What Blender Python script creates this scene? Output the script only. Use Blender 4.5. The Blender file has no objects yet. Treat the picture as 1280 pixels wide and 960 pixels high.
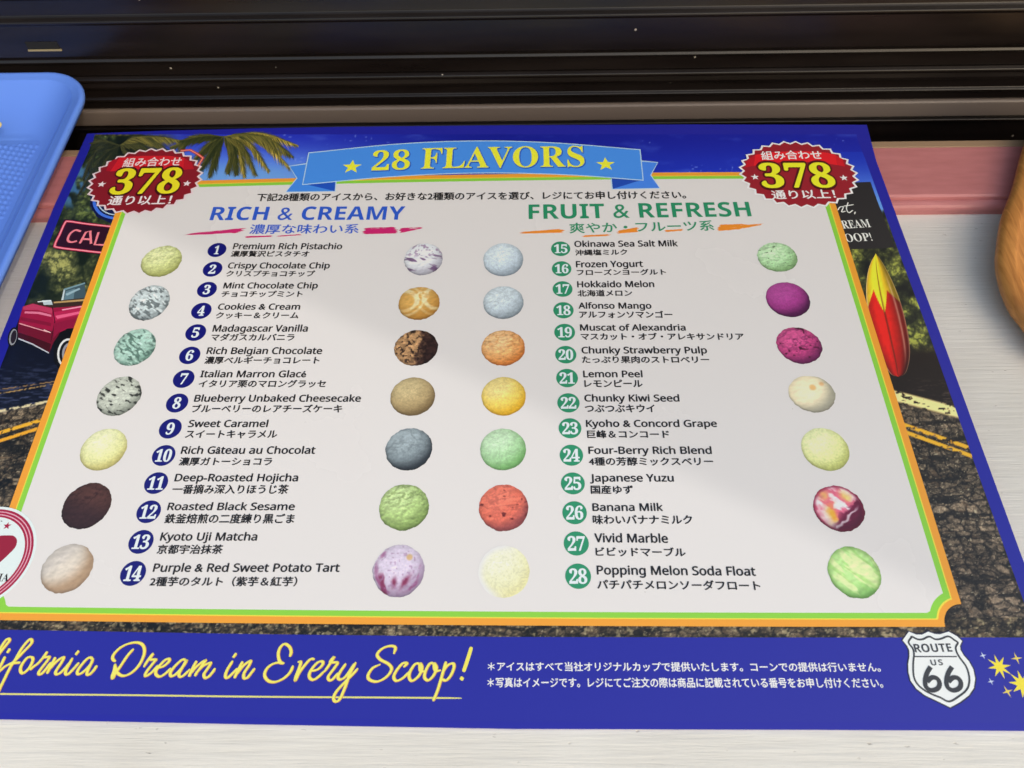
import bpy, bmesh, math
import numpy as np
from mathutils import Matrix, Vector

SC = bpy.context.scene
COL = SC.collection
MM = 0.001
TILT = math.radians(2.0)          # the menu's front edge lies on the ledge, its back on the raised sill

# ------------------------------------------------------------------ camera
C0 = np.array([238.6117, -35.4203, 274.0342])          # camera, millimetres in the menu sheet's own frame
R0 = np.array([[0.9997876, 0.0068368, -0.0194427], [0.004408, 0.8506106, 0.5257777], [0.0201328, -0.5257517, 0.8503998]])
F = 944.854
_c, _s = math.cos(TILT), math.sin(TILT)
T = np.array([[1, 0, 0], [0, _c, -_s], [0, _s, _c]])    # sheet frame -> world
CW = T @ C0 + np.array((0, 0, 0.85))                     # the sheet is 0.85 mm thick on the ledge
RW = (R0 @ T.T).T                                       # camera axes in the world
cam = bpy.data.cameras.new('camera')
cam.sensor_width = 36.0
cam.lens = F / 1280 * 36.0
cam.clip_start = 0.01
cam.clip_end = 100
co = bpy.data.objects.new('camera', cam)
COL.objects.link(co)
m4 = Matrix([list(RW[i]) + [CW[i] * MM] for i in range(3)] + [[0, 0, 0, 1]])
co.matrix_world = m4
SC.camera = co
cam.dof.use_dof = True
cam.dof.focus_distance = 0.33
cam.dof.aperture_fstop = 18.0

# ------------------------------------------------------------------ light
SUN_EL, SUN_ROT = math.radians(42), math.radians(135)
w = bpy.data.worlds.new('World')
SC.world = w
w.use_nodes = True
nt = w.node_tree
sky = nt.nodes.new('ShaderNodeTexSky')
sky.sky_type = 'NISHITA'
sky.sun_disc = False
sky.sun_elevation = SUN_EL
sky.sun_rotation = SUN_ROT
sky.air_density = 2.0
sky.dust_density = 3.6
sky.ozone_density = 0.0
nt.links.new(sky.outputs[0], nt.nodes['Background'].inputs[0])
nt.nodes['Background'].inputs[1].default_value = 0.15
sl = bpy.data.lights.new('sun', 'SUN')
sl.energy = 0.5
sl.angle = math.radians(0.4)
sl.color = (1.0, 0.95, 0.88)
so = bpy.data.objects.new('sun', sl)
COL.objects.link(so)
sd = Vector((math.sin(SUN_ROT) * math.cos(SUN_EL), math.cos(SUN_ROT) * math.cos(SUN_EL), math.sin(SUN_EL)))
so.rotation_euler = sd.to_track_quat('Z', 'Y').to_euler()
so.location = sd * 3
SC.view_settings.view_transform = 'Standard'
SC.view_settings.look = 'None'
SC.view_settings.exposure = 0.34
SC.view_settings.gamma = 1.0

# ------------------------------------------------------------------ helpers
def lin(c):
    c = np.asarray(c, float) / 255.0
    return np.where(c <= 0.04045, c / 12.92, ((c + 0.055) / 1.055) ** 2.4)

PAPER = 0.80
def ink(c, white=(228, 221, 219)):
    """reflectance of a printed colour, read against the paper white beside it"""
    return np.clip(lin(c) / lin(white) * PAPER, 0.004, 0.9)

_mats = {}
def mat(name, col, rough=0.5, spec=0.5, **kw):
    if name in _mats:
        return _mats[name]
    m = bpy.data.materials.new(name)
    m.use_nodes = True
    b = m.node_tree.nodes['Principled BSDF']
    b.inputs['Base Color'].default_value = (*[float(x) for x in col], 1)
    b.inputs['Roughness'].default_value = rough
    b.inputs['Specular IOR Level'].default_value = spec
    for k, v in kw.items():
        b.inputs[k].default_value = v
    _mats[name] = m
    return m

INK_ROUGH = 0.30
def inkmat(c, white=(228, 221, 219)):
    return mat('ink_%d_%d_%d' % tuple(c) + ('_r' if white[0] < 220 else ''), ink(c, white), INK_ROUGH)

def vcmat():
    if 'printed_picture' in _mats:
        return _mats['printed_picture']
    m = mat('printed_picture', (1, 1, 1), INK_ROUGH)
    n = m.node_tree
    a = n.nodes.new('ShaderNodeVertexColor')
    a.layer_name = 'Col'
    n.links.new(a.outputs[0], n.nodes['Principled BSDF'].inputs['Base Color'])
    return m

def link(name, me, m=None, parent=None):
    o = bpy.data.objects.new(name, me)
    me.name = name
    COL.objects.link(o)
    if m is not None:
        me.materials.append(m)
    if parent is not None:
        o.parent = parent
    return o

def tag(o, label=None, cat=None, group=None, kind=None):
    for k, v in (('label', label), ('category', cat), ('group', group), ('kind', kind)):
        if v:
            o[k] = v
    return o

def mesh(verts, faces, smooth=False):
    me = bpy.data.meshes.new('m')
    me.from_pydata([tuple(float(q) for q in v) for v in verts], [], [tuple(int(i) for i in f) for f in faces])
    if smooth:
        me.polygons.foreach_set('use_smooth', [True] * len(me.polygons))
    me.update()
    return me

def setcol(me, cols):
    a = me.color_attributes.new('Col', 'FLOAT_COLOR', 'POINT')
    d = np.ones((len(me.vertices), 4), np.float32)
    d[:, :3] = cols
    a.data.foreach_set('color', d.ravel())

# unwarp: a reading off the photographed menu -> millimetres on the flat sheet
def S(u, v):
    u = np.asarray(u, float)
    v = np.asarray(v, float)
    d = np.stack([(u - 640) / F, (480 - v) / F, -np.ones_like(u)], -1)
    r = d @ R0
    k = -C0[2] / r[..., 2]
    p = C0 + k[..., None] * r
    return p[..., :2]

LAYER = 0.05                       # mm between printed layers
def flat(name, pts, layer, m, parent, px=True):
    p = S(*np.array(pts, float).T) if px else np.array(pts, float)
    v = [(x * MM, y * MM, layer * LAYER * MM) for x, y in p]
    me = mesh(v, [range(len(v))])
    if me.polygons[0].normal.z < 0:
        me.flip_normals()
    return link(name, me, m, parent)

def multi(name, polys, layer, m, parent, px=True, cols=None):
    """several flat outlines printed as one picture; cols gives each its own ink"""
    v, f, cc = [], [], []
    for i, pts in enumerate(polys):
        p = S(*np.array(pts, float).T) if px else np.array(pts, float)
        a = 0.5 * np.sum(p[:, 0] * np.roll(p[:, 1], -1) - p[:, 1] * np.roll(p[:, 0], -1))
        if a < 0:
            p = p[::-1]
        f.append(range(len(v), len(v) + len(p)))
        z = (layer + 0.6 * i / max(1, len(polys))) * LAYER * MM
        v += [(x * MM, y * MM, z) for x, y in p]
        if cols is not None:
            cc += [cols[i]] * len(p)
    me = mesh(v, f)
    if cols is not None:
        setcol(me, np.array(cc))
    return link(name, me, m, parent)

def catmull(P, n=8):
    P = np.array(P, float)
    if len(P) < 3:
        t = np.linspace(0, 1, max(n, 3))[:, None]
        return P[0] * (1 - t) + P[-1] * t
    Q = np.vstack([2 * P[0] - P[1], P, 2 * P[-1] - P[-2]])
    out = []
    for i in range(1, len(Q) - 2):
        a, b, c, d = Q[i - 1:i + 3]
        for t in np.linspace(0, 1, n, endpoint=False):
            out.append(0.5 * (2 * b + (c - a) * t + (2 * a - 5 * b + 4 * c - d) * t * t + (3 * b - a - 3 * c + d) * t ** 3))
    out.append(P[-1])
    return np.array(out)

def ribbons(name, strokes, width, layer, m, parent, px=True, contrast=0.0, taper=True, n=8):
    """pen strokes of a given width (mm)"""
    V, Fc = [], []
    for si, st in enumerate(strokes):
        p = np.array(st, float)
        if px:
            p = S(*p.T)
        p = catmull(p, n)
        d = np.gradient(p, axis=0)
        L = np.linalg.norm(d, axis=1, keepdims=True) + 1e-9
        d = d / L
        nrm = np.stack([-d[:, 1], d[:, 0]], 1)
        ww = width * (1 - contrast + contrast * np.abs(d[:, 0] * 0.35 - d[:, 1] * 0.94) * 1.25)
        if taper:
            t = np.linspace(0, 1, len(p))
            ww = ww * np.clip(np.minimum(t, 1 - t) * 10 + 0.55, 0, 1)
        a, b = p + nrm * ww[:, None] / 2, p - nrm * ww[:, None] / 2
        i0 = len(V)
        for q in range(len(p)):
            z = (layer + 0.6 * (si + q / len(p)) / max(1, len(strokes))) * LAYER * MM
            V.append((a[q, 0] * MM, a[q, 1] * MM, z))
            V.append((b[q, 0] * MM, b[q, 1] * MM, z))
        for q in range(len(p) - 1):
            Fc.append((i0 + 2 * q + 1, i0 + 2 * q + 3, i0 + 2 * q + 2, i0 + 2 * q))
    return link(name, mesh(V, Fc), m, parent)

def circle(c, r, n=48, ph=0.0):
    t = np.linspace(0, 2 * math.pi, n, endpoint=False) + ph
    return np.stack([c[0] + r * np.cos(t), c[1] + r * np.sin(t)], 1)

def star_pts(c, r, n=5, inner=0.42, rot=math.pi / 2, sx=1.0):
    out = []
    for i in range(2 * n):
        a = rot + math.pi * i / n
        q = r if i % 2 == 0 else r * inner
        out.append((c[0] + q * math.cos(a) * sx, c[1] + q * math.sin(a)))
    return np.array(out)

# ---- type
def uni(s, up, lo, dg=None):
    o = ''
    for ch in s:
        if 'A' <= ch <= 'Z':
            o += chr(up + ord(ch) - 65)
        elif 'a' <= ch <= 'z':
            o += chr(lo + ord(ch) - 97)
        elif dg and '0' <= ch <= '9':
            o += chr(dg + ord(ch) - 48)
        else:
            o += ch
    return o
def sans(s): return uni(s, 0x1D5A0, 0x1D5BA, 0x1D7E2)
def sansb(s): return uni(s, 0x1D5D4, 0x1D5EE, 0x1D7EC)
def serif(s): return uni(s, 0x1D400, 0x1D41A, 0x1D7CE)

def glyphs(body, offset=0.0, spacing=1.0, grow=0.0):
    """letter outlines as a mesh; offset and grow embolden by laying shifted copies over each other"""
    me, a = outlines(body, spacing)
    sh = [(0, 0)]
    if offset:
        sh += [(offset, 0), (-offset, 0), (0, offset * 0.8), (0, -offset * 0.8)]
    if grow:
        q = offset + grow
        sh += [(q * math.cos(t), q * math.sin(t)) for t in np.linspace(0, 2 * math.pi, 12, endpoint=False)]
    if len(sh) == 1:
        return me, a
    n = len(a)
    faces = [tuple(p.vertices) for p in me.polygons]
    bpy.data.meshes.remove(me)
    V = np.vstack([a + (dx, dy, k * 0.35 / len(sh)) for k, (dx, dy) in enumerate(sh)])
    Fc = [tuple(i + k * n for i in f) for k in range(len(sh)) for f in faces]
    me = bpy.data.meshes.new('type')
    me.from_pydata(V.tolist(), [], Fc)
    return me, V
def outlines(body, spacing=1.0):
    c = bpy.data.curves.new('type', 'FONT')
    c.body = body
    c.space_character = spacing
    c.resolution_u = 4
    o = bpy.data.objects.new('type', c)
    COL.objects.link(o)
    dg = bpy.context.evaluated_depsgraph_get()
    me = bpy.data.meshes.new_from_object(o.evaluated_get(dg))
    bpy.data.objects.remove(o)
    bpy.data.curves.remove(c)
    n = len(me.vertices)
    a = np.empty(n * 3, np.float32)
    me.vertices.foreach_get('co', a)
    return me, a.reshape(-1, 3).astype(float)
_caps = {}
def cap(fn):
    if fn not in _caps:
        me, a = glyphs(fn('H'))
        bpy.data.meshes.remove(me)
        _caps[fn] = a[:, 1].max()
    return _caps[fn]

def text(name, body, p0, p1, top, layer, m, parent, fn=None, offset=0.0, spacing=1.0, bbox=False, grow=0.0, slant=0.0, arc=0.0):
    """p0, p1: where the line begins and ends on its baseline; top: photo height of the capitals' top over p0
    (bbox: p0, p1 sit at the ink's bottom and top is the ink's top)"""
    s = fn(body) if fn else body
    me, a = glyphs(s, offset, spacing, grow)
    if grow:
        me0, a0 = glyphs(s, offset, spacing)
        bpy.data.meshes.remove(me0)
    else:
        a0 = a
    q0, q1 = S(*p0), S(*p1)
    d = q1 - q0
    Lw = np.linalg.norm(d)
    d = d / Lw
    nn = np.array([-d[1], d[0]])
    H = float((S(p0[0], top) - q0) @ nn)
    x0, x1 = a0[:, 0].min(), a0[:, 0].max()
    if bbox:
        y0, y1 = a0[:, 1].min(), a0[:, 1].max()
    else:
        y0, y1 = 0.0, cap(fn) if fn else 0.7
    kx, ky = Lw / (x1 - x0), H / (y1 - y0)
    X = (a[:, 0] - x0) * kx
    Y = (a[:, 1] - y0) * ky
    X = X + slant * Y
    if arc:
        Y = Y + arc * (1 - (2 * X / Lw - 1) ** 2)
    out = np.zeros_like(a)
    out[:, 0] = (q0[0] + X * d[0] + Y * nn[0]) * MM
    out[:, 1] = (q0[1] + X * d[1] + Y * nn[1]) * MM
    out[:, 2] = (layer + a[:, 2]) * LAYER * MM
    me.vertices.foreach_set('co', out.astype(np.float32).ravel())
    me.materials.clear()
    me.update()
    if me.polygons and me.polygons[0].normal.z < 0:
        me.flip_normals()
    return link(name, me, m, parent)

# ---- noise for printed pictures
def _h(i, j, seed):
    n = (i.astype(np.int64) * 374761393 + j.astype(np.int64) * 668265263 + seed * 974711) & 0x7fffffff
    n = ((n ^ (n >> 13)) * 1274126177) & 0x7fffffff
    n = n ^ (n >> 16)
    return (n & 0xffff) / 65535.0
def vnoise(x, y, seed=0):
    i, j = np.floor(x), np.floor(y)
    fx, fy = x - i, y - j
    fx, fy = fx * fx * (3 - 2 * fx), fy * fy * (3 - 2 * fy)
    a, b, c, d = _h(i, j, seed), _h(i + 1, j, seed), _h(i, j + 1, seed), _h(i + 1, j + 1, seed)
    return (a * (1 - fx) + b * fx) * (1 - fy) + (c * (1 - fx) + d * fx) * fy
def fbm(x, y, seed=0, o=4):
    s, a, t = 0, 0.5, 0
    for k in range(o):
        s = s + a * vnoise(x * 2 ** k, y * 2 ** k, seed + k * 17)
        t += a
        a *= 0.5
    return s / t
def cells(x, y, seed=0):
    i, j = np.floor(x), np.floor(y)
    f1 = np.full(x.shape, 9.0)
    f2 = np.full(x.shape, 9.0)
    idv = np.zeros(x.shape)
    for di in (-1, 0, 1):
        for dj in (-1, 0, 1):
            a, b = i + di, j + dj
            dx, dy = a + 0.15 + 0.7 * _h(a, b, seed) - x, b + 0.15 + 0.7 * _h(a, b, seed + 5) - y
            dd = np.sqrt(dx * dx + dy * dy)
            near = dd < f1
            f2 = np.where(near, f1, np.minimum(f2, dd))
            idv = np.where(near, _h(a, b, seed + 9), idv)
            f1 = np.where(near, dd, f1)
    return f1, f2, idv
def mix(a, b, t):
    t = np.clip(t, 0, 1)[..., None]
    return np.asarray(a, float) * (1 - t) + np.asarray(b, float) * t
def sm(a, b, x):
    t = np.clip((x - a) / (b - a), 0, 1)
    return t * t * (3 - 2 * t)

# ------------------------------------------------------------------ the ledge, the sill and the shutter
def nodes(m):
    return m.node_tree, m.node_tree.nodes, m.node_tree.links, m.node_tree.nodes['Principled BSDF']

def box_bm(bm, x0, x1, y0, y1, z0, z1, bevel=0.0, seg=2):
    vs = [bm.verts.new((x * MM, y * MM, z * MM)) for x in (x0, x1) for y in (y0, y1) for z in (z0, z1)]
    fs = [bm.faces.new([vs[i] for i in q]) for q in ((0, 1, 3, 2), (4, 6, 7, 5), (0, 4, 5, 1), (2, 3, 7, 6), (0, 2, 6, 4), (1, 5, 7, 3))]
    if bevel:
        es = list({e for f in fs for e in f.edges})
        bmesh.ops.bevel(bm, geom=es, offset=bevel * MM, segments=seg, affect='EDGES', profile=0.5)
def from_bm(bm, smooth=False):
    me = bpy.data.meshes.new('m')
    bmesh.ops.recalc_face_normals(bm, faces=bm.faces)
    bm.to_mesh(me)
    bm.free()
    if smooth:
        me.polygons.foreach_set('use_smooth', [True] * len(me.polygons))
    return me

def white_wood():
    m = mat('white_painted_wood', (0.74, 0.72, 0.68), 0.38)
    t, N, L, B = nodes(m)
    tc = N.new('ShaderNodeTexCoord')
    mp = N.new('ShaderNodeMapping')
    mp.inputs['Scale'].default_value = (9, 190, 190)
    L.new(tc.outputs['Object'], mp.inputs[0])
    n1 = N.new('ShaderNodeTexNoise')
    n1.inputs['Scale'].default_value = 3.0
    n1.inputs['Detail'].default_value = 7
    n1.inputs['Roughness'].default_value = 0.65
    L.new(mp.outputs[0], n1.inputs[0])
    n2 = N.new('ShaderNodeTexNoise')
    n2.inputs['Scale'].default_value = 22
    n2.inputs['Detail'].default_value = 5
    L.new(tc.outputs['Object'], n2.inputs[0])
    mp3 = N.new('ShaderNodeMapping')
    mp3.inputs['Scale'].default_value = (60, 160, 100)
    L.new(tc.outputs['Object'], mp3.inputs[0])
    n3 = N.new('ShaderNodeTexNoise')
    n3.inputs['Scale'].default_value = 3.2
    n3.inputs['Detail'].default_value = 3
    L.new(mp3.outputs[0], n3.inputs[0])
    r3 = N.new('ShaderNodeMapRange')              # little chips and dents
    r3.inputs[1].default_value = 0.70
    r3.inputs[2].default_value = 0.78
    L.new(n3.outputs[0], r3.inputs[0])
    cr = N.new('ShaderNodeValToRGB')
    cr.color_ramp.elements[0].position = 0.30
    cr.color_ramp.elements[0].color = (0.70, 0.67, 0.61, 1)
    cr.color_ramp.elements[1].position = 0.62
    cr.color_ramp.elements[1].color = (0.80, 0.775, 0.72, 1)
    mxf = N.new('ShaderNodeMix')
    mxf.inputs[0].default_value = 0.62
    L.new(n1.outputs[0], mxf.inputs[2])
    L.new(n2.outputs[0], mxf.inputs[3])
    L.new(mxf.outputs[0], cr.inputs[0])
    mc = N.new('ShaderNodeMix')
    mc.data_type = 'RGBA'
    mc.inputs[7].default_value = (0.34, 0.29, 0.24, 1)
    L.new(cr.outputs[0], mc.inputs[6])
    ml = N.new('ShaderNodeMath')
    ml.operation = 'MULTIPLY'
    ml.inputs[1].default_value = 0.7
    L.new(r3.outputs[0], ml.inputs[0])
    L.new(ml.outputs[0], mc.inputs[0])
    L.new(mc.outputs[2], B.inputs['Base Color'])
    sb = N.new('ShaderNodeMath')
    sb.operation = 'SUBTRACT'
    L.new(n1.outputs[0], sb.inputs[0])
    L.new(r3.outputs[0], sb.inputs[1])
    bp = N.new('ShaderNodeBump')
    bp.inputs['Strength'].default_value = 0.42
    bp.inputs['Distance'].default_value = 0.0008
    L.new(sb.outputs[0], bp.inputs['Height'])
    L.new(bp.outputs[0], B.inputs['Normal'])
    return m

# ledge: a planked board with its own knots
bm = bmesh.new()
box_bm(bm, -420, 900, -70, 243, -22, 0, 1.5)
ledge = link('counter_ledge', from_bm(bm), white_wood())
tag(ledge, kind='structure')

# added unseen blocker high overhead, its slanted edge shaped to cast the diagonal shade
AH = 1200.0
sdn = np.array(sd)
def under_edge(x, y):
    q = np.array((x, y, 6.0)) + sdn / sdn[2] * (AH - 6.0)
    return q[0], q[1]
bm = bmesh.new()
o_ = [under_edge(x, y) for x, y in ((8, 248.5), (103, 197), (388, 43), (560, -50), (600, 420), (8, 420))]
lo_ = [bm.verts.new((x * MM, y * MM, AH * MM)) for x, y in o_]
hi_ = [bm.verts.new((x * MM, y * MM, (AH + 4) * MM)) for x, y in o_]
bm.faces.new(lo_[::-1]); bm.faces.new(hi_)
for k in range(6):
    bm.faces.new((lo_[k], lo_[(k + 1) % 6], hi_[(k + 1) % 6], hi_[k]))
blk = link('sun_blocker', from_bm(bm), mat('sun_blocker_brown', (0.30, 0.20, 0.15), 0.8))
tag(blk, kind='structure')

# a raised knot near the ledge's front edge, under paint
def knot(x, y, r):
    V, Fc = [], []
    nr, na = 14, 40
    for i in range(nr + 1):
        q = i / nr
        for k in range(na):
            a = 2 * math.pi * k / na
            rr = r * q * (1 + 0.12 * math.sin(2 * a + 1) + 0.06 * math.sin(5 * a))
            h = 0.45 * math.exp(-((q - 0.62) / 0.16) ** 2) - 0.25 * math.exp(-(q / 0.35) ** 2) * (1 + 0.5 * math.sin(3 * a)) + 0.26 * (1 - q) + 0.02
            h = max(h, 0.05) if q < 1 else -0.2
            V.append(((x + rr * 1.35 * math.cos(a)) * MM, (y + rr * math.sin(a)) * MM, h * MM))
    for i in range(nr):
        for k in range(na):
            k2 = (k + 1) % na
            Fc.append((i * na + k, (i + 1) * na + k, (i + 1) * na + k2, i * na + k2))
    me = mesh(V, Fc, True)
    return me
kn = link('knot', knot(451, -14.5, 10.5), white_wood(), ledge)

# pink sill board with a beaded front edge
def extrude_x(prof, x0, x1, smooth=True):
    V = [(x * MM, y * MM, z * MM) for x in (x0, x1) for y, z in prof]
    n = len(prof)
    Fc = [(i, i + 1, n + i + 1, n + i) for i in range(n - 1)]
    return mesh(V, Fc, False)

pink = mat('pink_paint', (0.50, 0.155, 0.165), 0.45)
t, N, L, B = nodes(pink)
tc = N.new('ShaderNodeTexCoord')
mp = N.new('ShaderNodeMapping')
mp.inputs['Scale'].default_value = (30, 120, 120)
n1 = N.new('ShaderNodeTexNoise')
n1.inputs['Scale'].default_value = 2.0
n1.inputs['Detail'].default_value = 6
L.new(tc.outputs['Object'], mp.inputs[0])
L.new(mp.outputs[0], n1.inputs[0])
cr = N.new('ShaderNodeValToRGB')
cr.color_ramp.elements[0].position = 0.3
cr.color_ramp.elements[0].color = (0.50, 0.175, 0.175, 1)
cr.color_ramp.elements[1].position = 0.7
cr.color_ramp.elements[1].color = (0.58, 0.215, 0.215, 1)
L.new(n1.outputs[0], cr.inputs[0])
L.new(cr.outputs[0], B.inputs['Base Color'])
bp = N.new('ShaderNodeBump')
bp.inputs['Strength'].default_value = 0.25
bp.inputs['Distance'].default_value = 0.0006
L.new(n1.outputs[0], bp.inputs['Height'])
L.new(bp.outputs[0], B.inputs['Normal'])
prof = [(239.4, -3), (239.1, 0.5), (238.7, 3.4), (239.1, 4.6), (240.1, 5.5), (241.6, 6.0), (242.8, 6.05), (243.2, 5.4), (243.6, 5.5), (244.0, 7.2), (245.2, 7.9), (247, 8.0), (280.4, 8.0), (280.4, 4), (285.4, 4), (285.4, -40)]
sill = link('window_sill', extrude_x(prof, -420, 900), pink)
tag(sill, 'pink painted sill board with a beaded front lip behind the white ledge', 'sill')
tan = mat('tan_strip', (0.34, 0.22, 0.13), 0.6)
bm = bmesh.new()
box_bm(bm, -420, 900, 280.6, 285.6, 4.2, 8.3, 0.5)
link('weather_strip', from_bm(bm), tan, sill)

# roller shutter: ribbed dark slats, lapped one over the next
dark = mat('dark_brown_metal', (0.020, 0.016, 0.015), 0.30, 0.5)
t, N, L, B = nodes(dark)
tc = N.new('ShaderNodeTexCoord')
mp = N.new('ShaderNodeMapping')
mp.inputs['Scale'].default_value = (6, 60, 60)
n1 = N.new('ShaderNodeTexNoise')
n1.inputs['Scale'].default_value = 2.2
n1.inputs['Detail'].default_value = 6
L.new(tc.outputs['Object'], mp.inputs[0])
L.new(mp.outputs[0], n1.inputs[0])
vo = N.new('ShaderNodeTexVoronoi')
vo.inputs['Scale'].default_value = 85
L.new(tc.outputs['Object'], vo.inputs[0])
wn = N.new('ShaderNodeMath')
wn.operation = 'LESS_THAN'
wn.inputs[1].default_value = 0.055
L.new(vo.outputs['Distance'], wn.inputs[0])
sx = N.new('ShaderNodeSeparateColor')
L.new(vo.outputs['Color'], sx.inputs[0])
wg = N.new('ShaderNodeMath')
wg.operation = 'GREATER_THAN'
wg.inputs[1].default_value = 0.80
L.new(sx.outputs[0], wg.inputs[0])
wm = N.new('ShaderNodeMath')
wm.operation = 'MULTIPLY'
L.new(wn.outputs[0], wm.inputs[0])
L.new(wg.outputs[0], wm.inputs[1])
cr = N.new('ShaderNodeValToRGB')
cr.color_ramp.elements[0].position = 0.3
cr.color_ramp.elements[0].color = (0.007, 0.005, 0.0048, 1)
cr.color_ramp.elements[1].position = 0.75
cr.color_ramp.elements[1].color = (0.015, 0.011, 0.010, 1)
L.new(n1.outputs[0], cr.inputs[0])
mc = N.new('ShaderNodeMix')
mc.data_type = 'RGBA'
mc.inputs[7].default_value = (0.40, 0.36, 0.32, 1)
L.new(wm.outputs[0], mc.inputs[0])
L.new(cr.outputs[0], mc.inputs[6])
L.new(mc.outputs[2], B.inputs['Base Color'])
mr = N.new('ShaderNodeMapRange')
mr.inputs[3].default_value = 0.22
mr.inputs[4].default_value = 0.38
L.new(n1.outputs[0], mr.inputs[0])
L.new(mr.outputs[0], B.inputs['Roughness'])

shutter = bpy.data.objects.new('roller_shutter', None)
COL.objects.link(shutter)
shutter.location = (0.24, 0.336, -0.044)
tag(shutter, 'closed dark brown metal roller shutter with horizontal ribs behind the menu', 'shutter')
Y = 334.0
KZ = (334.0 - CW[1]) / (330.0 - CW[1])
def rounded(prof, r=0.5):
    out = []
    for i, p in enumerate(prof):
        if i in (0, len(prof) - 1):
            out.append(p)
            continue
        a, b, c = np.array(prof[i - 1], float), np.array(p, float), np.array(prof[i + 1], float)
        la, lc = np.linalg.norm(a - b), np.linalg.norm(c - b)
        k = min(r, la * 0.4, lc * 0.4)
        s, e = b + (a - b) / la * k, b + (c - b) / lc * k
        for tt in (0, 0.25, 0.5, 0.75, 1):
            out.append(tuple((1 - tt) ** 2 * s + 2 * tt * (1 - tt) * b + tt * tt * e))
    return out
def shutter_part(name, prof, r=0.35, m=None):
    me = extrude_x(rounded([(Y + dy, CW[2] + (z - CW[2]) * KZ) for dy, z in prof], r), -420, 900)
    me.polygons.foreach_set('use_smooth', [True] * len(me.polygons))
    me.transform(Matrix.Translation(-Vector(shutter.location)))
    return link(name, me, m or dark, shutter)
# (depth behind the face, height): bottom rail then slats
rail_m = mat('sheen_rail_metal', (0.17, 0.135, 0.115), 0.42, 0.5)  # brightness reflected by the rail is put into a lighter base colour
shutter_part('bottom_rail', [(6, -40), (1.4, -40), (0.8, -39), (0.8, -14.4), (-0.6, -13.6), (-0.6, -12.2), (1.0, -11.6), (1.6, -11.0), (6, -10.9)])
shutter_part('rail_face', [(6, -10.8), (0.6, -10.4), (-0.3, -9.8), (0.8, -1.6), (1.8, -0.8), (6, -0.7)], 0.5, rail_m)
shutter_part('slat', [(6, -0.6), (2.6, 0.0), (2.8, 4.6), (1.2, 5.3), (1.0, 6.6), (2.6, 7.4), (2.6, 12.6), (1.0, 13.4), (0.6, 15.0), (1.2, 17.6), (0.6, 18.4), (0.8, 19.6), (2.8, 20.4), (6, 20.6)])
shutter_part('slat', [(6, 20.5), (3.0, 21.0), (3.0, 28.8), (1.4, 29.4), (1.0, 30.6), (2.0, 31.6), (1.6, 33.2), (0.7, 34.0), (0.7, 52.0), (-0.1, 53.2), (0.0, 54.2), (2.4, 55.2), (3.6, 56.0), (3.6, 64.0), (2, 66), (6, 66.2)])
z = 65.5
while z < 420:
    shutter_part('slat', [(6, z - 0.4), (2.4, z + 0.5), (1.0, z + 2), (0.8, z + 16), (2.8, z + 18), (2.8, z + 24), (1.0, z + 26), (1.0, z + 30), (3.2, z + 32), (3.2, z + 44), (6, z + 45.2)])
    z += 45.0
# drain slot on the second slat
V_ = Y + 0.7
slot = bpy.data.meshes.new('m')
bm = bmesh.new()
box_bm(bm, 0, 17.5, -0.25, 1.0, 0, 4.2, 0.1)
slotm = mat('slot_dark', (0.004, 0.004, 0.004), 0.9)
slotobj = link('drain_slot', from_bm(bm), slotm, shutter)
slotobj.location = (Vector((-33.0, V_ - 0.1, 36.5)) * MM) - Vector(shutter.location)
bm = bmesh.new()
box_bm(bm, 0, 18.5, -0.6, 0.6, -1.0, 0.0, 0.15)
lip = link('lip', from_bm(bm), mat('slot_lip', (0.30, 0.24, 0.12), 0.35, 0.6), slotobj)
lip.location = (-0.0005, 0, 0)

# ------------------------------------------------------------------ the menu sheet
def edge(pts):
    return [tuple(q) for q in S(*np.array(pts, float).T)]
TLc, TRc = (109, 167), (1083.5, 156)
out_px = [(109, 167), (200, 163.5), (320, 160.5), (430, 158.5), (640, 156.5), (860, 155.5), (1083.5, 156),
          (1095, 200), (1133, 303), (1172, 408), (1246, 610), (1280, 703), (1323, 820), (1358, 914),
          (1200, 913), (960, 912), (640, 911), (320, 905.5), (0, 899), (-192, 894),
          (-110, 690), (-50, 545), (0, 424), (41, 322), (68, 257)]
bm = bmesh.new()
pts = S(*np.array(out_px, float).T)
top = [bm.verts.new((x * MM, y * MM, 0)) for x, y in pts]
bot = [bm.verts.new((x * MM, y * MM, -0.8 * MM)) for x, y in pts]
n = len(pts)
bm.faces.new(top)
bm.faces.new(bot[::-1])
for i in range(n):
    bm.faces.new((top[i], bot[i], bot[(i + 1) % n], top[(i + 1) % n]))
menu = link('menu_sheet', from_bm(bm), inkmat((34, 35, 154)))
menu.rotation_euler = (TILT, 0, 0)
menu.location = (0, 0, 0.00085)
tag(menu, 'laminated ice cream menu sheet with blue border lying on the white ledge', 'menu')
# paper white as it reads in the dimmer light at the right
DW = (205, 196, 198)

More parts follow.
